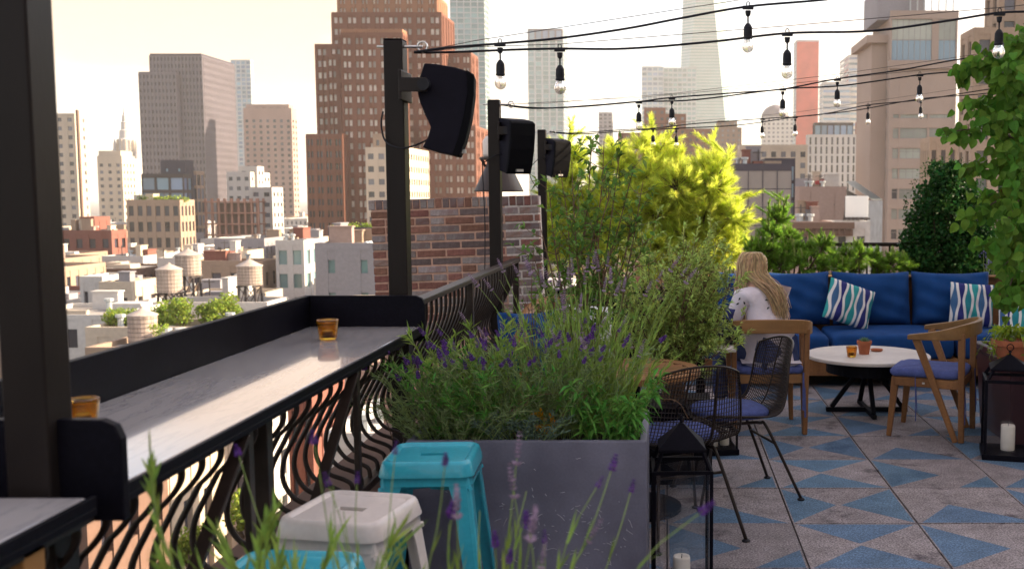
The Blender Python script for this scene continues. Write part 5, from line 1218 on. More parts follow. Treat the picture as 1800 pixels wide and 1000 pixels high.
mat('leaf_sedum', (.10, .15, .11), .55, spec=.1, var=.2, scale=30, isl=.3)
mat('leaf_autumn', (.50, .26, .02), .6, spec=.1, var=.2, scale=30, isl=.3, trl=.4)

def rv(rg): 
    while True:
        v = Vector((rg.uniform(-1, 1), rg.uniform(-1, 1), rg.uniform(-1, 1)))
        if .05 < v.length < 1: return v.normalized()
def leaf(mb, p, d, L, W, rg, fold=.25, droop=0.0):
    d = d.normalized(); s = d.cross(Vector((0, 0, 1)) + rv(rg) * .6)
    s = s.normalized() if s.length > 1e-4 else d.orthogonal().normalized(); u = s.cross(d).normalized()
    q = p + d * L * .45; tip = p + d * L - Vector((0, 0, droop * L))
    mb.add([p, q + s * W / 2 + u * W * fold, tip, q - s * W / 2 + u * W * fold, q], [(0, 4, 1), (4, 2, 1), (0, 3, 4), (4, 3, 2)])
def blade(mb, p, d, L, W, rg):
    d = d.normalized(); s = d.cross(rv(rg)).normalized() * W / 2
    mb.add([p - s, p + s, p + d * L * .6 + s * .8, p + d * L, p + d * L * .6 - s * .8], [(0, 1, 2, 4), (4, 2, 3)])
def spike_mesh(name, mtl, L, rr, whorls, seed):
    rg = random.Random(seed); m = MB()
    for k in range(whorls):
        f = k / (whorls - 1); z = L * f; r = rr * (1.1 - .5 * f) * rg.uniform(.75, 1.1)
        if whorls > 6 and k == 1: z -= L * .1
        for q in range(7):
            a = q * .9 + k; c = Vector((math.cos(a) * r * .5, math.sin(a) * r * .5, z)); d = Vector((math.cos(a), math.sin(a), rg.uniform(.3, 1.1))).normalized(); e = d.orthogonal().normalized() * r * .42; g = d.cross(e)
            m.add([c - e, c + g * .8, c + e, c - g * .8, c + d * r * 1.1], [(0, 1, 4), (1, 2, 4), (2, 3, 4), (3, 0, 4)])
    me = bpy.data.meshes.new(name); me.from_pydata(m.v, [], m.f); me.materials.append(MATS[mtl]); return me
SPK = {'purple': [spike_mesh('flower_spike', 'flower_purple', .034, .0095, 5, s) for s in (1, 2, 3)],
       'pale': [spike_mesh('flower_spike', 'flower_pale', .075, .0085, 9, s) for s in (4, 5, 6)],
       'dry': [spike_mesh('flower_spike', 'flower_dry', .05, .013, 6, s) for s in (7, 8, 9)]}
def put_spike(t, kind, p, d, rg, s=1.0):
    o = bpy.data.objects.new('flower_spike', rg.choice(SPK[kind])); COL.objects.link(o); o.parent = t; o.location = p
    o.rotation_mode = 'QUATERNION'; o.rotation_quaternion = d.to_track_quat('Z', 'Y'); k = s * rg.uniform(.65, 1.0); o.scale = (k, k, k)
def clump(name, label, cat, base, n, h, spread, lean, leafmat, rg, leafL=.04, leafW=.005, lpn=26, lfrom=.05, lto=.8, spikes=None, sp_n=0, stemr=.0012, stemmat='stem_green', up=.5, group=None, box=(.07, .07), sps=1.0, droop=.0, kind='leaf'):
    t = thing(name, label, cat, base, 0, group); st, lf = MB(), MB()
    for i in range(n):
        b = Vector((max(-1.6, min(1.6, rg.gauss(0, 1))) * box[0], max(-1.6, min(1.6, rg.gauss(0, 1))) * box[1], 0)); H = h * rg.uniform(.55, 1.05) if i >= sp_n else h * rg.uniform(.85, 1.15)
        o = Vector((b.x * spread + rg.gauss(0, .032) + lean[0], b.y * spread + rg.gauss(0, .03) + lean[1], 0)) * (H / h)
        pts = bez([b, b + o * .3 + Vector((0, 0, H * .4)), b + o * .75 + Vector((rg.gauss(0, .008), rg.gauss(0, .008), H * .78)), b + o * 1.15 + Vector((0, 0, H))], 3)
        st.tube(pts, [stemr * (1.2 - .6 * k / (len(pts) - 1)) for k in range(len(pts))], 3, caps=False)
        for k in range(lpn):
            f = rg.uniform(lfrom, lto); fi = f * (len(pts) - 1); ii = min(int(fi), len(pts) - 2); p = pts[ii].lerp(pts[ii + 1], fi - ii); ax = (pts[ii + 1] - pts[ii]).normalized()
            d = (rv(rg) * (1 - up) + ax * up); d.z = abs(d.z) * .8 if droop == 0 else d.z
            L = leafL * rg.uniform(.6, 1.15)
            if kind == 'leaf': leaf(lf, p, d, L, leafW, rg, droop=droop)
            else: blade(lf, p, d, L, leafW, rg)
        if i < sp_n and spikes: put_spike(t, spikes if isinstance(spikes, str) else rg.choice(spikes), pts[-1] - (pts[-1] - pts[-2]).normalized() * .01, (pts[-1] - pts[-2]).normalized(), rg, sps)
    st.build('stems', stemmat, t, kind='stuff'); lf.build('foliage', leafmat, t, kind='stuff'); return t
rg = random.Random(11); ZS = .67
GL = 'plants in the grey planter'
def pp(x, Y): return (at(x, 780, Y).x, Y, ZS)
clump('lavender', 'lavender leaning over the left end of the grey planter', 'lavender', pp(790, 3.83), 80, .32, 1.1, (-.035, -.03), 'leaf_lav', rg, .034, .0036, 26, .05, .85, 'purple', 34, group=GL, kind='blade')
clump('herb', 'bright leafy herb rising left in the grey planter', 'herb', pp(822, 3.95), 46, .40, 1.0, (.01, 0), 'leaf_grass', rg, .055, .009, 36, .15, 1.0, group=GL, up=.55, box=(.08, .06))
clump('herb', 'dark leafy herb behind the turquoise stool', 'herb', pp(855, 3.8), 60, .32, 1.3, (0, -.03), 'leaf_herb', rg, .042, .008, 34, .1, 1.0, group=GL, up=.4, box=(.08, .06))
clump('lavender', 'dark purple lavender in the middle of the grey planter', 'lavender', pp(925, 3.82), 85, .36, 1.3, (-.02, -.04), 'leaf_lav', rg, .035, .004, 28, .05, .85, 'purple', 32, group=GL, kind='blade', box=(.09, .06))
clump('lavender', 'short lavender with purple heads right of the middle', 'lavender', pp(990, 3.85), 70, .38, 1.2, (.02, -.05), 'leaf_lav', rg, .035, .004, 28, .05, .85, 'purple', 18, group=GL, kind='blade', box=(.08, .06))
clump('tall_lavender', 'tall pale-spiked lavender standing above the planter', 'lavender', pp(1030, 3.98), 120, .56, 1.1, (0, .0), 'leaf_grass', rg, .05, .0042, 24, .05, .75, 'pale', 34, group=GL, up=.8, kind='blade', box=(.095, .06))
clump('tall_lavender', 'green grassy lavender at the right end of the planter', 'lavender', pp(1068, 3.9), 70, .34, 1.0, (.0, 0), 'leaf_grass', rg, .05, .0042, 30, .05, .9, 'pale', 10, group=GL, up=.75, kind='blade', box=(.07, .06))
clump('tall_lavender', 'pale-spiked lavender rising behind the dark herb', 'lavender', pp(930, 4.02), 26, .40, 1.1, (-.02, .02), 'leaf_lav', rg, .05, .004, 14, .05, .7, 'pale', 10, group=GL, up=.7, kind='blade', box=(.09, .05))
clump('herb', 'broad-leaved herb drooping over the planter\'s right corner', 'herb', pp(1080, 3.70), 24, .26, 1.4, (.0, -.03), 'leaf_herb', rg, .062, .013, 26, .1, 1.0, group=GL, up=.3, droop=.25, box=(.05, .03))
clump('rosemary', 'grey-green rosemary tuft at the planter front', 'herb', pp(920, 3.66), 34, .13, 1.5, (0, -.02), 'leaf_sedum', rg, .025, .004, 36, .1, 1.0, group=GL, up=.35, kind='blade', box=(.05, .02))
clump('rosemary', 'low grey-green tuft behind the turquoise stool seat', 'herb', pp(795, 3.68), 60, .2, 1.5, (0, -.03), 'leaf_lav', rg, .03, .004, 34, .1, 1.0, group=GL, up=.35, kind='blade', box=(.09, .03))
clump('yellow_sprig', 'small yellow-orange leafed sprig deep in the lavender', 'herb', pp(962, 3.70), 7, .12, 1.2, (0, 0), 'leaf_autumn', rg, .022, .013, 14, .3, 1.0, group=GL, box=(.015, .01))
t = thing('sedum_mat', 'mat of small grey-green rosettes along the planter front', 'ground cover', (0, 0, 0)); t['kind'] = 'stuff'; m = MB()
for k in range(70):
    c = Vector((rg.uniform(PX0 + .06, PX1 - .05), PY0 + rg.uniform(.035, .12), PZ - .035 + rg.uniform(0, .02))); r = rg.uniform(.008, .016)
    for q in range(9):
        a = q * 2.4; d = Vector((math.cos(a), math.sin(a), .35 + .1 * q)).normalized(); leaf(m, c, d, r * (1.2 - .06 * q), r * .6, rg, .1)
m.build('rosettes', 'leaf_sedum', t, kind='stuff')
t = thing('dry_twigs', 'pale dry twigs lying among the lavender', 'twigs', (0, 0, 0))
for a, b, c in (((870, 760), (925, 700), (1010, 690)), ((960, 755), (1000, 720), (1035, 690)), ((905, 770), (900, 730), (930, 705)), ((1150, 700), (1190, 705), (1210, 735)), ((640, 700), (670, 720), (690, 770))):
    m = MB(); m.tube(bez([at(*a, 3.72), at(*b, 3.7), at(*c, 3.74)], 5), .0022, 4); m.build('twig', 'stem_brown', t)

# foreground flowers, out of focus
GF = 'blurred foreground plants'
FZ = .68
clump('foreground_grass', 'blurred tall green stems before the white stool', 'grass', (-.66, 1.60, FZ), 5, .50, 1.0, (-.01, .0), 'leaf_grass', rg, .035, .006, 60, .2, 1.0, group=GF, up=.75, kind='blade', stemr=.0028, box=(.035, .04))
clump('foreground_grass', 'blurred green stems at the bottom left of the white stool', 'grass', (-.60, 1.60, FZ), 36, .34, 1.2, (-.01, .0), 'leaf_grass', rg, .06, .006, 22, .1, 1.0, group=GF, up=.75, kind='blade', stemr=.002, box=(.07, .05))
clump('foreground_lavender', 'lone blurred lavender stems drifting over the white stool', 'lavender', (-.50, 1.60, FZ), 9, .47, 1.6, (.0, .0), 'leaf_grass', rg, .05, .004, 9, .05, .6, 'purple', 6, group=GF, up=.8, kind='blade', stemr=.0013, box=(.05, .05), sps=.8)
clump('foreground_lavender', 'blurred purple lavender heads at the bottom centre', 'lavender', (-.30, 1.62, FZ), 13, .40, 1.3, (.02, .0), 'leaf_grass', rg, .05, .005, 12, .05, .7, ['purple', 'purple', 'pale'], 8, group=GF, up=.8, kind='blade', stemr=.0015, box=(.07, .05), sps=.8)
clump('foreground_lavender', 'blurred pale seed heads right of the turquoise stool foot', 'lavender', (-.20, 1.60, FZ), 9, .36, 1.4, (.03, .0), 'leaf_grass', rg, .05, .005, 10, .05, .65, ['dry', 'pale', 'purple'], 7, group=GF, up=.8, kind='blade', stemr=.0015, box=(.05, .04), sps=.8)

# leafy twig shrub
def twig_shrub(name, label, base, tips, leafmat, rg, L=.042, W=.02, per=5, side=9, stemr=.007, spread=.16, bark='stem_brown', cat='shrub', lp=9, align=.5):
    t = thing(name, label, cat, base, 0); st, lf = MB(), MB(); B = Vector(base)
    for tip in tips:
        tp = Vector(tip) - B; b = Vector((rg.gauss(0, .05), rg.gauss(0, .04), 0)); mid = b.lerp(tp, .5) + Vector((rg.gauss(0, .03), rg.gauss(0, .03), .03))
        pts = bez([b, b.lerp(mid, .5) + Vector((rg.gauss(0, .02), rg.gauss(0, .02), 0)), mid, mid.lerp(tp, .55) + Vector((rg.gauss(0, .02), rg.gauss(0, .02), 0)), tp], 4); N = len(pts)
        st.tube(pts, [stemr * (1.1 - .85 * k / (N - 1)) for k in range(N)], 5, caps=False)
        for k in range(side):
            f = rg.uniform(.3, 1.0); i = min(int(f * (N - 1)), N - 2); p = pts[i]; ax = (pts[i + 1] - pts[i]).normalized()
            d = (ax * .7 + rv(rg) * .8).normalized(); d.z = abs(d.z) * .9 if rg.random() < .85 else d.z; ln = spread * rg.uniform(.4, 1.2)
            q = bez([p, p + d * ln * .5 + rv(rg) * ln * .08, p + d * ln + Vector((0, 0, ln * .15))], 3); st.tube(q, [stemr * .35, stemr * .33, stemr * .3, stemr * .26, stemr * .22, stemr * .18, stemr * .15], 3, caps=False)
            for z in range(lp):
                g_ = rg.uniform(.15, 1.0) ** .7; j = min(int(g_ * (len(q) - 1)), len(q) - 2); pz = q[j].lerp(q[j + 1], rg.random()); leaf(lf, pz, (d * align + rv(rg) * (1.25 - align * .5)).normalized() + Vector((0, 0, .1)), L * rg.uniform(.5, 1.2), W * rg.uniform(.7, 1.15), rg, .2, .15)
    st.build('stems', bark, t, kind='stuff'); lf.build('foliage', leafmat, t, kind='stuff'); return t
tips = [(*at(x, y, Y),) for x, y, Y in [(965, 330, 5.0), (985, 300, 5.1), (1005, 285, 4.9), (1040, 262, 5.0), (1062, 245, 5.1), (1090, 265, 5.05), (1115, 290, 5.0), (1130, 320, 5.15), (1020, 330, 5.1), (1075, 330, 4.9), (950, 400, 4.95), (935, 440, 5.0), (975, 420, 5.15), (1110, 380, 5.1), (1050, 390, 5.0), (1140, 420, 5.1), (1010, 430, 4.9)]]
twig_shrub('leafy_shrub', 'open twiggy shrub with oval leaves behind the lavender', (-.42, 5.0, .45), tips, 'leaf_twig', rg, .052, .026, side=15, lp=7)
tips = [(*at(rg.uniform(905, 1010), rg.uniform(430, 560), 4.75 + rg.uniform(0, .3)),) for _ in range(9)]
twig_shrub('leafy_shrub', 'sparse bare-stemmed shrub beside the second post', (-.62, 4.8, .45), tips, 'leaf_twig', rg, .03, .014, side=7, lp=4, stemr=.0045)
tips = [(*at(rg.uniform(1085, 1275), rg.uniform(405, 570), 5.75 + rg.uniform(-.25, .3)),) for _ in range(34)]
tips += [(*at(x, y, 5.7),) for x, y in ((1285, 500), (1292, 480), (1270, 560), (1290, 590), (1250, 590), (1230, 420), (1150, 400))]
twig_shrub('variegated_willow', 'feathery cream-green willow shrub left of the seated woman', (.02, 5.78, .42), tips, 'leaf_willow', rg, .042, .012, side=17, lp=24, align=.9, stemr=.005, spread=.17)
t = thing('shrub_planter', 'dark planter hidden under the twiggy shrub and willow', 'planter', (-.25, 5.55, 0))
m = MB(); m.box(-.2, .5, 0, .45, 0, .43); m.build('box', 'black_paint', t, bevel=.005)
t = thing('shrub_planter', 'dark planter under the twiggy shrub behind the lavender box', 'planter', (-.75, 4.72, 0))
m = MB(); m.box(0, .5, 0, .42, 0, .46); m.build('box', 'black_paint', t, bevel=.005)

# pines
def tuft(mb, p, d, L, nl, n, w_, rg):
    d = d.normalized(); a = d.orthogonal().normalized(); b = d.cross(a)
    for k in range(n):
        f = rg.random(); q = p + d * L * f; an = rg.uniform(0, 6.283); o = a * math.cos(an) + b * math.sin(an)
        nd = (d * rg.uniform(.55, 1.1) + o * rg.uniform(.6, 1.0) * (1 - .35 * f)).normalized(); ln = nl * rg.uniform(.7, 1.1); s = nd.cross(o).normalized() * w_ / 2
        mb.add([q - s, q + s, q + nd * ln], [(0, 1, 2)])
def pine(name, label, base, limbs, ndl, rg, shoots=30, sl=.11, nl=.085, nn=70, w_=.0042, side=.38, candles=0):
    t = thing(name, label, 'pine', base, 0); B = Vector(base); wd, nd, cn = MB(), MB(), MB()
    for tip in limbs:
        tp = Vector(tip) - B; mid = tp * .5 + Vector((rg.gauss(0, .04), rg.gauss(0, .04), -.06)); pts = bez([Vector((0, 0, 0)), mid * .6, mid, mid.lerp(tp, .6), tp], 4); N = len(pts)
        wd.tube(pts, [.022 * (1.1 - .9 * k / (N - 1)) for k in range(N)], 5, caps=False)
        tuft(nd, pts[-1], pts[-1] - pts[-3], sl * 1.4, nl, int(nn * 1.5), w_, rg)
        for k in range(shoots):
            f = .25 + .75 * (k / shoots) ** .8; i = min(int(f * (N - 1)), N - 2); p = pts[i].lerp(pts[i + 1], rg.random()); ax = (pts[i + 1] - pts[i]).normalized()
            o = ax.cross(rv(rg)).normalized(); d = (ax * .65 + o + Vector((0, 0, .25))).normalized(); ln = side * (1.08 - f) * rg.uniform(.6, 1.2) + .05
            q = [p, p + d * ln * .6, p + d * ln + Vector((0, 0, ln * .25))]; wd.tube(q, [.006, .005, .003], 4, caps=False)
            e = (q[2] - q[1]).normalized(); tuft(nd, q[2] - e * sl * .4, e, sl * rg.uniform(.8, 1.3), nl, nn, w_, rg)
            if ln > .18:
                for s_ in (-1, 1): 
                    d2 = (d + ax.cross(d) * s_ * .8 + Vector((0, 0, .2))).normalized(); tuft(nd, q[1], d2, sl, nl, int(nn * .8), w_, rg)
            if candles and rg.random() < candles:
                c0 = q[2] + e * sl * .2; h_ = rg.uniform(.05, .13); cn.tube([c0, c0 + Vector((rg.gauss(0, .005), 0, h_ * .6)), c0 + Vector((0, 0, h_))], [.010, .009, .006], 6)
                tuft(nd, c0 + Vector((0, 0, h_ * .3)), Vector((0, 0, 1)), h_ * .7, .018, 24, .0035, rg)
        if candles:
            for k in range(2):
                c0 = pts[-1] + Vector((rg.gauss(0, .03), rg.gauss(0, .03), 0)); h_ = rg.uniform(.08, .18); cn.tube([c0, c0 + Vector((0, 0, h_ * .6)), c0 + Vector((rg.gauss(0, .008), 0, h_))], [.011, .010, .006], 6); tuft(nd, c0 + Vector((0, 0, h_ * .3)), Vector((0, 0, 1)), h_ * .7, .018, 30, .0035, rg)
    wd.build('branches', 'bark', t, kind='stuff'); nd.build('needles', ndl, t, kind='stuff')
    if cn.v: cn.build('candle_shoots', 'candle_shoot', t, kind='stuff')
    return t
def blob_pine(name, label, base, blobs, plumes, ndl, rg, Y, sl, nl, nn, w_, dens, candles=0):
    """needle tufts spread through rounded boughs (x, y, r measured), plumes = long leading shoots (x0, y0, x1, y1)"""
    t = thing(name, label, 'pine', base, 0); B = Vector(base); wd, nd, cn = MB(), MB(), MB(); s = Y / FPX
    for x, y, r in blobs:
        c = at(x, y, Y + rg.uniform(-.22, .22)) - B; R_ = r * s
        wd.tube(bez([Vector((rg.gauss(0, .03), rg.gauss(0, .03), 0)), c * .45 + Vector((rg.gauss(0, .05), rg.gauss(0, .05), -.05)), c], 4), [.020 - .0019 * k for k in range(9)], 5, caps=False)
        for k in range(int(dens * (R_ / .2) ** 2) + 5):
            v = rv(rg); v = (v + Vector((.12, 0, .25))).normalized(); p = c + Vector((v.x, v.y * .9, v.z)) * R_ * rg.uniform(.25, .95)
            d = (v + Vector((0, 0, .45)) + rv(rg) * .35).normalized(); wd.tube([c.lerp(p, .2), p], [.004, .003], 3, caps=False); tuft(nd, p - d * sl * .4, d, sl * rg.uniform(.7, 1.3), nl, nn, w_, rg)
            if candles and v.z > .45 and rg.random() < candles:
                h_ = rg.uniform(.06, .15); cn.tube([p, p + Vector((rg.gauss(0, .006), 0, h_ * .6)), p + Vector((rg.gauss(0, .01), 0, h_))], [.010, .010, .006], 6); tuft(nd, p + Vector((0, 0, h_ * .3)), Vector((0, 0, 1)), h_ * .7, .02, 30, .004, rg)
    for x0, y0, x1, y1 in plumes:
        a, b = at(x0, y0, Y + rg.uniform(-.2, .2)) - B, at(x1, y1, Y + rg.uniform(-.2, .2)) - B; n_ = max(4, int((b - a).length / .035)); wd.tube([a, a.lerp(b, .5) + Vector((rg.gauss(0, .01), 0, 0)), b], [.008, .006, .003], 4, caps=False)
        for k in range(n_):
            f = k / n_; p = a.lerp(b, f); d = ((b - a).normalized() + rv(rg) * .35).normalized(); tuft(nd, p, d, sl, nl * (1 - .3 * f), int(nn * .8), w_, rg)
            if k % 4 == 1 and f < .8:
                d2 = ((b - a).normalized() * .6 + Vector((rg.choice((-1, 1)), rg.uniform(-.6, .6), .2))).normalized()
                for z in range(3): tuft(nd, p + d2 * .06 * z, d2, sl, nl * .9, int(nn * .7), w_, rg)
    wd.build('branches', 'bark', t, kind='stuff'); nd.build('needles', ndl, t, kind='stuff')
    if cn.v: cn.build('candle_shoots', 'candle_shoot', t, kind='stuff')
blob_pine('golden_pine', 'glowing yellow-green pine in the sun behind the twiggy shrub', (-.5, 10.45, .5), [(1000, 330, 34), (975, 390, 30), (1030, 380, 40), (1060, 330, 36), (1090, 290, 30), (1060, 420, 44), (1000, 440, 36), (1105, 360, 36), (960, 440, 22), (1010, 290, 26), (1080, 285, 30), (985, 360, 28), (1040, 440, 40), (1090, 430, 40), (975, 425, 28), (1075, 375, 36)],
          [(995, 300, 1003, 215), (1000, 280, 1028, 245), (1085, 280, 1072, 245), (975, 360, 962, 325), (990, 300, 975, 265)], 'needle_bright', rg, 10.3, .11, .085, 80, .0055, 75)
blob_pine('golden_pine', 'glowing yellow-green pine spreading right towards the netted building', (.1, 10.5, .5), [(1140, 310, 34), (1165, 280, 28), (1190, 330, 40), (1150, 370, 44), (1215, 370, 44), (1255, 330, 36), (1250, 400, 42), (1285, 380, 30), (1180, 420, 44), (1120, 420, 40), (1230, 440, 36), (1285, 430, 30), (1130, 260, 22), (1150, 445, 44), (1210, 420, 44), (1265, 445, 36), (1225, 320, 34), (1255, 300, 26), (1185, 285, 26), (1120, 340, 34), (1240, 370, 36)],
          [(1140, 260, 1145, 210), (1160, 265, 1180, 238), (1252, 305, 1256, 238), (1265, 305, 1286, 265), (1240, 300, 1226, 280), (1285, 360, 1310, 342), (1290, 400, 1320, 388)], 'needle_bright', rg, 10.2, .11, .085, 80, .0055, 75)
MP = dict(sl=.06, nl=.05, nn=64, w_=.0055, dens=130, candles=.16)
blob_pine('mountain_pine', 'upright mountain pine with pale candle shoots right of the golden pine', (1.05, 10.2, .55), [(1366, 385, 24), (1352, 415, 22), (1385, 420, 22), (1345, 445, 26), (1380, 450, 28), (1325, 440, 20), (1400, 445, 18), (1360, 465, 30)], [(1355, 385, 1350, 355), (1370, 380, 1372, 340), (1380, 385, 1384, 345)], 'needle_mugo', rg, 10.0, **MP)
blob_pine('mountain_pine', 'low mountain pine behind the blue cushion next to the woman', (1.28, 9.95, .55), [(1420, 445, 22), (1445, 435, 20), (1405, 465, 22), (1440, 468, 24), (1465, 455, 18), (1375, 470, 20)], [(1440, 430, 1443, 408)], 'needle_mugo', rg, 9.85, **MP)
blob_pine('mountain_pine', 'low spreading mountain pine in front of the picket fence', (1.85, 9.95, .55), [(1490, 455, 20), (1510, 448, 20), (1535, 460, 22), (1565, 465, 20), (1500, 472, 22), (1545, 476, 22), (1590, 472, 20), (1475, 470, 18)], [], 'needle_mugo', rg, 9.85, **MP)
# dark rounded bush
c = at(1665, 480, 10.3); t = thing('dark_bush', 'dense dark green rounded bush at the right behind the sofa', 'bush', (c.x, 10.3, .55)); m, st = MB(), MB(); s = 10.3 / FPX
for x, y, r in [(1662, 320, 26), (1640, 350, 32), (1690, 345, 34), (1625, 390, 34), (1668, 385, 44), (1715, 390, 40), (1612, 430, 34), (1655, 435, 50), (1705, 440, 50), (1740, 440, 40), (1622, 465, 36), (1680, 470, 46), (1735, 480, 40), (1648, 300, 14), (1608, 455, 26), (1676, 298, 13)]:
    q = at(x, y, 10.3 + rg.uniform(-.15, .15)) - Vector(t.location); leafball(m, q, r * s, int(30 * r), .040, rg, 1.0); st.tube(bez([(0, 0, 0), q * .5 + Vector((rg.gauss(0, .05), 0, 0)), q], 3), [.012, .01, .009, .008, .006, .005, .004], 4)
for k in range(60):
    a = rg.uniform(0, 6.28); q = at(1665 + 75 * math.cos(a), 395 - 95 * abs(math.sin(a)) + (40 if rg.random() < .3 else 0), 10.25) - Vector(t.location)
    for z in range(8): leaf(m, q + Vector((rg.gauss(0, .012), rg.gauss(0, .02), .02 * z)), rv(rg), .034, .016, rg)
m.build('foliage', 'leaf_bush', t, kind='stuff'); st.build('stems', 'bark', t, kind='stuff')

# big-leaved tree on the right
def big_leaf(seed):
    rg = random.Random(seed); m = MB(); out = [(0, 0), (.30, .06), (.46, .28), (.44, .55), (.26, .82), (0, 1.05)]; cup = rg.uniform(.25, .6); curl = rg.uniform(.1, .4)
    P3 = lambda x, z: (x * (1 - .25 * cup), -abs(x) * cup * .9 + curl * z * z, z)
    vs = [P3(x, z) for x, z in out] + [P3(-x, z) for x, z in out[1:-1]] + [P3(0, .28), P3(0, .55), P3(0, .82)]
    # 0..5 right edge, 6..9 left edge, 10..12 midrib
    fs = [(0, 1, 2, 10), (10, 2, 3, 11), (11, 3, 4, 12), (12, 4, 5), (0, 10, 7, 6), (10, 11, 8, 7), (11, 12, 9, 8), (12, 5, 9)]
    m.add(vs, fs); return m
BLM = []
for s_ in range(5):
    m = big_leaf(s_); me = bpy.data.meshes.new('leaf'); me.from_pydata(m.v, [], m.f); me.materials.append(MATS['leaf_tree']); me.polygons.foreach_set('use_smooth', [True] * len(me.polygons)); BLM.append((me, m))
tr = thing('broadleaf_tree', 'tree with large drooping green leaves at the right edge', 'tree', (2.5, 6.75, .53)); B = Vector(tr.location)
wd = MB(); trunk = [Vector((2.5, 6.75, .53)) - B] + [at(x, y, 6.65) - B for x, y in ((1838, 520), (1822, 380), (1810, 250), (1800, 120), (1812, -20))]
pts = bez(trunk, 4); wd.tube(pts, [.03 * (1.1 - .7 * k / (len(pts) - 1)) for k in range(len(pts))], 8)
br = [[(1822, 380), (1770, 350), (1722, 372), (1692, 390)], [(1812, 270), (1760, 232), (1700, 228), (1652, 238)], [(1804, 170), (1762, 132), (1715, 118), (1682, 128)], [(1802, 120), (1780, 92), (1750, 98), (1722, 100)], [(1830, 450), (1790, 470), (1772, 515), (1768, 548)],
      [(1815, 300), (1765, 292), (1722, 290), (1698, 300)], [(1825, 400), (1780, 420), (1745, 430), (1722, 425)], [(1806, 200), (1770, 180), (1730, 182), (1700, 190)], [(1806, 90), (1800, 60), (1790, 72), (1775, 80)], [(1830, 330), (1800, 340), (1780, 372), (1765, 395)], [(1815, 240), (1790, 250), (1778, 262), (1765, 262)], [(1830, 470), (1800, 490), (1790, 505), (1785, 520)], [(1822, 420), (1800, 440), (1782, 452), (1760, 470)], [(1810, 150), (1790, 145), (1775, 150), (1755, 160)], [(1812, 220), (1790, 215), (1762, 205), (1735, 210)], [(1818, 330), (1790, 325), (1765, 330), (1735, 345)], [(1825, 420), (1805, 410), (1790, 420), (1775, 440)], [(1812, 110), (1800, 115), (1785, 120), (1770, 118)], [(1822, 360), (1812, 372), (1800, 390), (1795, 410)], [(1815, 280), (1808, 290), (1798, 300), (1790, 310)], [(1810, 190), (1805, 190), (1795, 195), (1785, 200)]]
leaves = []
for L_ in br:
    y0 = 6.5 + rg.uniform(-.25, .25); q = bez([at(x, y, 6.65 + (y0 - 6.65) * min(1, k * .5)) - B for k, (x, y) in enumerate(L_)], 5); wd.tube(q, [.009 * (1.1 - .9 * k / (len(q) - 1)) for k in range(len(q))], 5)
    for k in range(80):
        f = rg.uniform(.05, 1.0); i = min(int(f * (len(q) - 1)), len(q) - 2); p = q[i].lerp(q[i + 1], rg.random()) + Vector((rg.gauss(0, .035), rg.gauss(0, .07), rg.gauss(0, .03)))
        leaves.append(p)
rg.shuffle(leaves); leaves.sort(key=lambda p: p.y)
mass = MB()
for i, p in enumerate(leaves):
    d = Vector((rg.gauss(-.25, .5), rg.gauss(-.3, .4), rg.gauss(-.75, .35))).normalized(); nrm = Vector((rg.gauss(0, .5), -1, rg.gauss(.35, .4))); y_ = -(nrm - d * nrm.dot(d)).normalized(); x_ = y_.cross(d); s = rg.uniform(.046, .076)
    M4 = Matrix((x_, y_, d)).transposed().to_4x4(); M4.translation = p
    if i < 300:
        o = bpy.data.objects.new('leaf', BLM[i % 5][0]); COL.objects.link(o); o.parent = tr; o.matrix_local = M4 @ Matrix.Scale(s, 4)
    else:
        b_ = BLM[i % 5][1]; mass.add([M4 @ (Vector(v) * s) for v in b_.v], b_.f)
mass.build('foliage', 'leaf_tree_mass', tr, smooth=True, kind='stuff'); wd.build('trunk', 'bark', tr, smooth=True)
# lime trailing plant in its pot
m = MB(); st = MB()
for k in range(46):
    a = rg.uniform(0, 6.28); r = rg.uniform(.08, .24); pts = bez([(0, 0, .13), (math.cos(a) * r * .5, math.sin(a) * r * .5, .22), (math.cos(a) * r, math.sin(a) * r, .16 - rg.uniform(-.04, .14))], 4); st.tube(pts, .0015, 3, caps=False)
    for z in range(9): p = rg.choice(pts[2:]); leaf(m, p, rv(rg) + Vector((0, 0, .2)), rg.uniform(.025, .045), .026, rg, .15)
m.build('foliage', 'leaf_lime', LIME, kind='stuff'); st.build('stems', 'stem_green', LIME, kind='stuff')
# lilac flower head beside the tree
c = at(1742, 462, 8.9); t = thing('lilac_flowers', 'loose pale lilac flower head left of the big-leaved tree', 'flowers', (c.x + .1, 9.62, .57)); m, st = MB(), MB()
mat('flower_lilac', (.24, .22, .42), .7, spec=.1, var=.2, scale=30, isl=.35, trl=.2)
for k in range(26):
    q = at(1742 + rg.gauss(0, 11), 462 + rg.gauss(0, 11), 9.6 + rg.uniform(-.05, .05)) - Vector(t.location); st.tube([(0, 0, 0), q * .6 + Vector((.03, 0, 0)), q], .0025, 3, caps=False)
    for z in range(9): leaf(m, q + Vector((rg.gauss(0, .015), rg.gauss(0, .015), rg.gauss(0, .02))), rv(rg), .02, .014, rg)
m.build('petals', 'flower_lilac', t, kind='stuff'); st.build('stems', 'stem_green', t, kind='stuff')

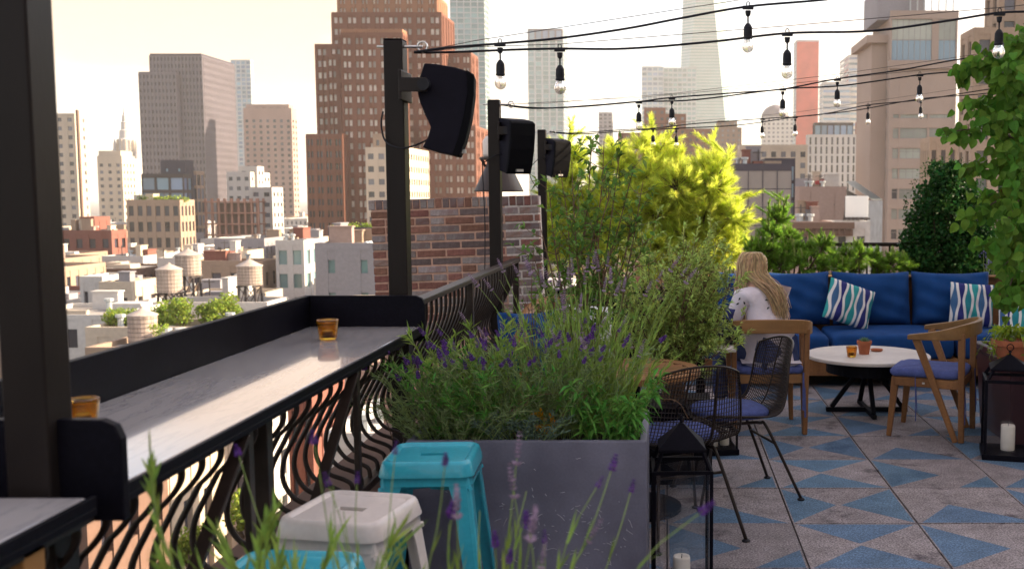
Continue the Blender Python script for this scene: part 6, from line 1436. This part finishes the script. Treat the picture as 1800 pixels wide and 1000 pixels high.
# ================================================================ THE SEATED WOMAN
mat('skin', (.52, .30, .21), .5, var=.06, scale=20); mat('shirt', (.66, .60, .64), .9, var=.08, scale=10, bump=1.0, bscale=16); mat('jeans', (.05, .07, .17), .9, var=.2, scale=30, bump=.2, bscale=200)
mat('hair', (.50, .345, .185), .45, var=.2, scale=30, isl=.45, spec=.4); mat('shoe', (.05, .04, .04), .5); mat('embroidery', (.025, .035, .03), .8); mat('lip', (.45, .16, .14), .5); mat('eye_white', (.7, .68, .66), .2); mat('watch', (.35, .25, .08), .3, metal=.8)
def skin_obj(name, mtl, V, E, parent, root, sub=2):
    me = bpy.data.meshes.new(name); me.from_pydata([v[0] for v in V], E, []); o = bpy.data.objects.new(name + '_form', me); COL.objects.link(o)
    o.modifiers.new('skin', 'SKIN').use_smooth_shade = True; s_ = o.modifiers.new('sub', 'SUBSURF'); s_.levels = sub; s_.render_levels = sub
    if not me.skin_vertices:
        import bmesh
        bm = bmesh.new(); bm.from_mesh(me); bm.verts.layers.skin.verify(); bm.to_mesh(me); bm.free()
    for i, v in enumerate(V): me.skin_vertices[0].data[i].radius = v[1] if isinstance(v[1], tuple) else (v[1], v[1]); me.skin_vertices[0].data[i].use_root = (i == root)
    dg = bpy.context.evaluated_depsgraph_get(); ev = o.evaluated_get(dg); m2 = bpy.data.meshes.new_from_object(ev); bpy.data.objects.remove(o); m2.materials.clear()
    return obj(name, m2, mtl, parent, smooth=True)
WB = Vector((.70, 6.95, 0)); person = thing('person', 'woman with long blond hair in a white shirt leaning forward in her chair', 'person', tuple(WB))
W3 = lambda *p: tuple(Vector(p) - WB)
J = dict(pel=W3(.70, 6.93, .555), wai=W3(.69, 6.95, .68), che=W3(.665, 6.995, .82), nb=W3(.64, 7.03, .945), nk=W3(.615, 7.055, 1.005), hd=W3(.59, 7.09, 1.085), ht=W3(.583, 7.095, 1.135),
         sl=W3(.515, 6.945, .905), sr=W3(.775, 7.115, .905), el=W3(.435, 6.98, .70), er=W3(.80, 7.27, .70), wl=W3(.375, 7.19, .68), wr=W3(.60, 7.42, .68),
         hl=W3(.625, 6.89, .535), hr=W3(.785, 6.985, .535), kl=W3(.39, 7.24, .50), kr=W3(.55, 7.345, .50), al=W3(.385, 7.27, .09), ar=W3(.545, 7.38, .09), tl=W3(.30, 7.40, .03), tr=W3(.46, 7.51, .03))
fw = Vector((-.55, .83, 0)); rt_ = Vector((.83, .55, 0))
def arm_hand(V, E, wi, side, wpos):
    pb = len(V); d = (fw + Vector((0, 0, -.1))).normalized(); p = Vector(wpos) + d * .055; V.append((tuple(p), (.030, .016))); E.append((wi, pb)); k = len(V); p2 = p + d * .035; V.append((tuple(p2), (.034, .014))); E.append((pb, k))
    for f, (off, ln) in enumerate(((-.027, .062), (-.009, .072), (.009, .068), (.026, .052))):
        a = len(V); q = p2 + rt_ * off + d * .012; V.append((tuple(q), .0085)); E.append((k, a)); V.append((tuple(q + d * ln * .55 + Vector((0, 0, -.008))), .0078)); E.append((a, a + 1)); V.append((tuple(q + d * ln * .9 + Vector((0, 0, -.03))), .0068)); E.append((a + 1, a + 2))
    a = len(V); q = p + rt_ * (-side) * .03 + Vector((0, 0, -.005)); V.append((tuple(q), .010)); E.append((pb, a)); V.append((tuple(q + d * .035 + rt_ * (-side) * .018 + Vector((0, 0, -.012))), .0085)); E.append((a, a + 1))
V = [(J['pel'], (.12, .10)), (J['wai'], (.105, .08)), (J['che'], (.12, .09)), (J['nb'], (.065, .06)), (J['nk'], .05), (tuple(Vector(J['hd']) - Vector((0, 0, .03))), (.068, .078)), (J['hd'], (.078, .092)), (J['ht'], (.068, .08)),
     (J['sl'], .05), (J['el'], .038), (J['wl'], (.026, .022)), (J['sr'], .05), (J['er'], .038), (J['wr'], (.026, .022)), (J['hl'], .085), (J['kl'], .055), (J['al'], .034), (J['tl'], .03), (J['hr'], .085), (J['kr'], .055), (J['ar'], .034), (J['tr'], .03)]
E_ = [(0, 1), (1, 2), (2, 3), (3, 4), (4, 5), (5, 6), (6, 7), (3, 8), (8, 9), (9, 10), (3, 11), (11, 12), (12, 13), (0, 14), (14, 15), (15, 16), (16, 17), (0, 18), (18, 19), (19, 20), (20, 21)]
nose = len(V); V.append((tuple(Vector(J['hd']) + fw * .098 + Vector((0, 0, -.012))), .011)); E_.append((6, nose))
arm_hand(V, E_, 10, -1, J['wl']); arm_hand(V, E_, 13, 1, J['wr'])
body = skin_obj('body', 'skin', V, E_, person, 0)
V = [(tuple(Vector(J['pel']) + Vector((0, 0, -.075))), (.20, .175)), (J['pel'], (.185, .16)), (J['wai'], (.145, .115)), (J['che'], (.155, .12)), (J['nb'], (.09, .08)), (J['sl'], .075), (J['el'], .056), (tuple(Vector(J['el']).lerp(Vector(J['wl']), .7)), .046), (J['sr'], .075), (J['er'], .056), (tuple(Vector(J['er']).lerp(Vector(J['wr']), .7)), .046)]
shirt = skin_obj('shirt', 'shirt', V, [(0, 1), (1, 2), (2, 3), (3, 4), (4, 5), (5, 6), (6, 7), (4, 8), (8, 9), (9, 10)], person, 1)
V = [(tuple(Vector(J['pel']) + Vector((0, 0, -.03))), (.15, .11)), (J['hl'], .105), (J['kl'], .075), (tuple(Vector(J['kl']).lerp(Vector(J['al']), .9)), .06), (J['hr'], .105), (J['kr'], .075), (tuple(Vector(J['kr']).lerp(Vector(J['ar']), .9)), .06)]
skin_obj('jeans', 'jeans', V, [(0, 1), (1, 2), (2, 3), (0, 4), (4, 5), (5, 6)], person, 0)
for a, b in (('al', 'tl'), ('ar', 'tr')): skin_obj('shoe', 'shoe', [(tuple(Vector(J[a]) + Vector((0, 0, -.04))), (.045, .045)), (tuple(Vector(J[a]).lerp(Vector(J[b]), .5)), (.043, .04)), (J[b], (.042, .034))], [(0, 1), (1, 2)], person, 0)
HC = Vector(J['hd'])
for s_ in (-1, 1):
    m = MB(); m.lathe([(.004, -.011), (.010, -.006), (.012, 0), (.010, .006), (.004, .011)], 12, tuple(HC + fw * .078 + rt_ * s_ * .03 + Vector((0, 0, .008)))); m.build('eye', 'eye_white', person, smooth=True)
    m = MB(); m.lathe([(.004, -.03), (.016, -.018), (.020, 0), (.017, .018), (.005, .028)], 12, tuple(HC + rt_ * s_ * .078 + Vector((0, 0, -.005)))); m.build('ear', 'skin', person, smooth=True)
m = MB(); m.tube([HC + fw * .085 + rt_ * -.022 + Vector((0, 0, -.048)), HC + fw * .092 + Vector((0, 0, -.047)), HC + fw * .085 + rt_ * .022 + Vector((0, 0, -.048))], [.003, .006, .003], 6); m.build('lips', 'lip', person)
# hair: cap and long strands
hair = MB(); rh = random.Random(3)
for k in range(900):
    a = rh.uniform(0, 2 * math.pi); side = math.cos(a); front = math.sin(a)                # direction on the head: rt_ * side + fw * front
    if front > .55: continue
    o = rt_ * side + fw * front; top = HC + Vector((0, 0, .112)) + rt_ * (.015 * (1 if side > 0 else -1)) + fw * rh.uniform(-.05, .06)
    s1 = HC + o * (.090 + rh.uniform(0, .012)) + Vector((0, 0, rh.uniform(.04, .07))); s2 = HC + o * (.098 + rh.uniform(0, .014)) + Vector((0, 0, -.04 + rh.uniform(-.02, .02)))
    back = max(0, -front); ln = rh.uniform(.30, .50) if back > .1 or side > 0 else rh.uniform(.18, .30)
    fall = Vector((.42 + rh.gauss(0, .05), -.60 + rh.gauss(0, .05), -1.0)) if side > -.35 or back > .5 else Vector((.02 + rh.gauss(0, .02), -.12, -1))
    fall2 = Vector((.20 + rh.gauss(0, .06), -.26, -1.0)) if side > -.35 or back > .5 else Vector((.10, -.15, -1))
    if side > -.35 or back > .5:
        s4 = Vector((.785 + rh.gauss(0, .022), 6.915 + rh.gauss(0, .015), .80 + rh.gauss(0, .045))) - WB - rt_ * .05 * max(0, .3 - side); s3 = s2.lerp(s4, .5) - fw * .035 + Vector((.012, 0, .01)) + rv(rh) * .008
    else: s3 = s2 + fall * ln * .5 + o * .012 + rv(rh) * .006; s4 = s3 + fall2 * ln * .5 + rv(rh) * .012
    hair.tube(bez([top, top.lerp(s1, .55) + Vector((0, 0, .022)), s1, s2, s3, s4], 3), [.0026] + [.003] * 4 + [.0029] * 4 + [.0028] * 3 + [.0026, .0022, .0018, .001], 3, caps=False)
hair.build('hair', 'hair', person, smooth=True, kind='stuff')
m = MB(); N = 20; vs = []; fs = []
for i in range(9):
    th = i / 8 * 1.9
    for k in range(N): 
        a = 2 * math.pi * k / N; vs.append(HC + (rt_ * math.cos(a) * .088 + fw * (math.sin(a) * .098 - .006 - .03 * max(0, math.sin(a)) * max(0, th - .9))) * math.sin(th) * (1 if math.sin(a) < .4 or th < 1.0 else .86) + Vector((0, 0, .02 + .095 * math.cos(th))))
fs = [(i * N + k, (i + 1) * N + k, (i + 1) * N + (k + 1) % N, i * N + (k + 1) % N) for i in range(8) for k in range(N)]; m.add(vs, fs); m.build('hair_cap', 'hair', person, smooth=True)
# embroidered sprigs on the shirt
from mathutils.bvhtree import BVHTree
bvh = BVHTree.FromPolygons([Vector(v.co) for v in shirt.data.vertices], [p.vertices[:] for p in shirt.data.polygons]); m = MB()
for x, y, a in [(1302, 522, 2.2), (1307, 529, 1.2), (1300, 532, 2.6), (1309, 538, 1.9), (1350, 527, 2.8), (1356, 534, 1.0), (1352, 539, 2.4), (1362, 530, .6), (1367, 538, 1.8), (1360, 542, 2.7), (1366, 553, 2.9), (1373, 550, .5), (1376, 557, 1.3), (1370, 561, 2.2)]:
    d = ray(x, y).normalized(); h = bvh.ray_cast(Vector((0, 0, EYE)) - WB, d)
    if h[0] is None: continue
    p, nn_ = h[0], h[1]; nn_ = nn_ if nn_.dot(d) < 0 else -nn_; e = (Vector((math.cos(a), 0, -math.sin(a)))); e = (e - nn_ * e.dot(nn_)).normalized(); f = nn_.cross(e); p = p + nn_ * .003
    m.add([p, p + e * .014 + f * .006, p + e * .03, p + e * .014 - f * .006], [(0, 1, 2, 3)])
if m.v: m.build('embroidery', 'embroidery', person, kind='stuff')
t = thing('beer_glass', 'slim glass of pale drink beside the woman\'s shoulder', 'glass', (.0, 0, 0)); c = at(1288, 575, 7.3); t.location = (c.x, 7.3, .62)
mat('beer', (.55, .36, .10), .2, trl=.3); m = MB(); m.lathe([(.026, .0), (.028, .10)], 20); m.build('drink', 'beer', t); m = MB(); m.lathe([(.029, 0), (.031, .16), (.0295, .16), (.028, .005)], 20, cap=False); m.build('glass', 'clear_glass', t, smooth=True); m = MB(); m.lathe([(.027, .1), (.03, .15), (.02, .158)], 20); m.build('foam', 'wax', t)

# ================================================================ the air between here and the skyline
m = MB(); m.box(-9100, 9100, -950, 12100, GZ - 1.5, 520); hz = m.build('haze', 'wax', None); hz['kind'] = 'stuff'; hz['label'] = 'thin warm haze over the city'; hz['category'] = 'haze'
hm = bpy.data.materials.new('haze_air'); hm.use_nodes = True; n = hm.node_tree.nodes; n.clear(); ho = n.new('ShaderNodeOutputMaterial'); pv = n.new('ShaderNodeVolumePrincipled')
pv.inputs['Color'].default_value = (.96, .93, .88, 1); pv.inputs['Density'].default_value = .00014; pv.inputs['Anisotropy'].default_value = .2; hm.node_tree.links.new(pv.outputs[0], ho.inputs['Volume'])
hz.data.materials.clear(); hz.data.materials.append(hm)
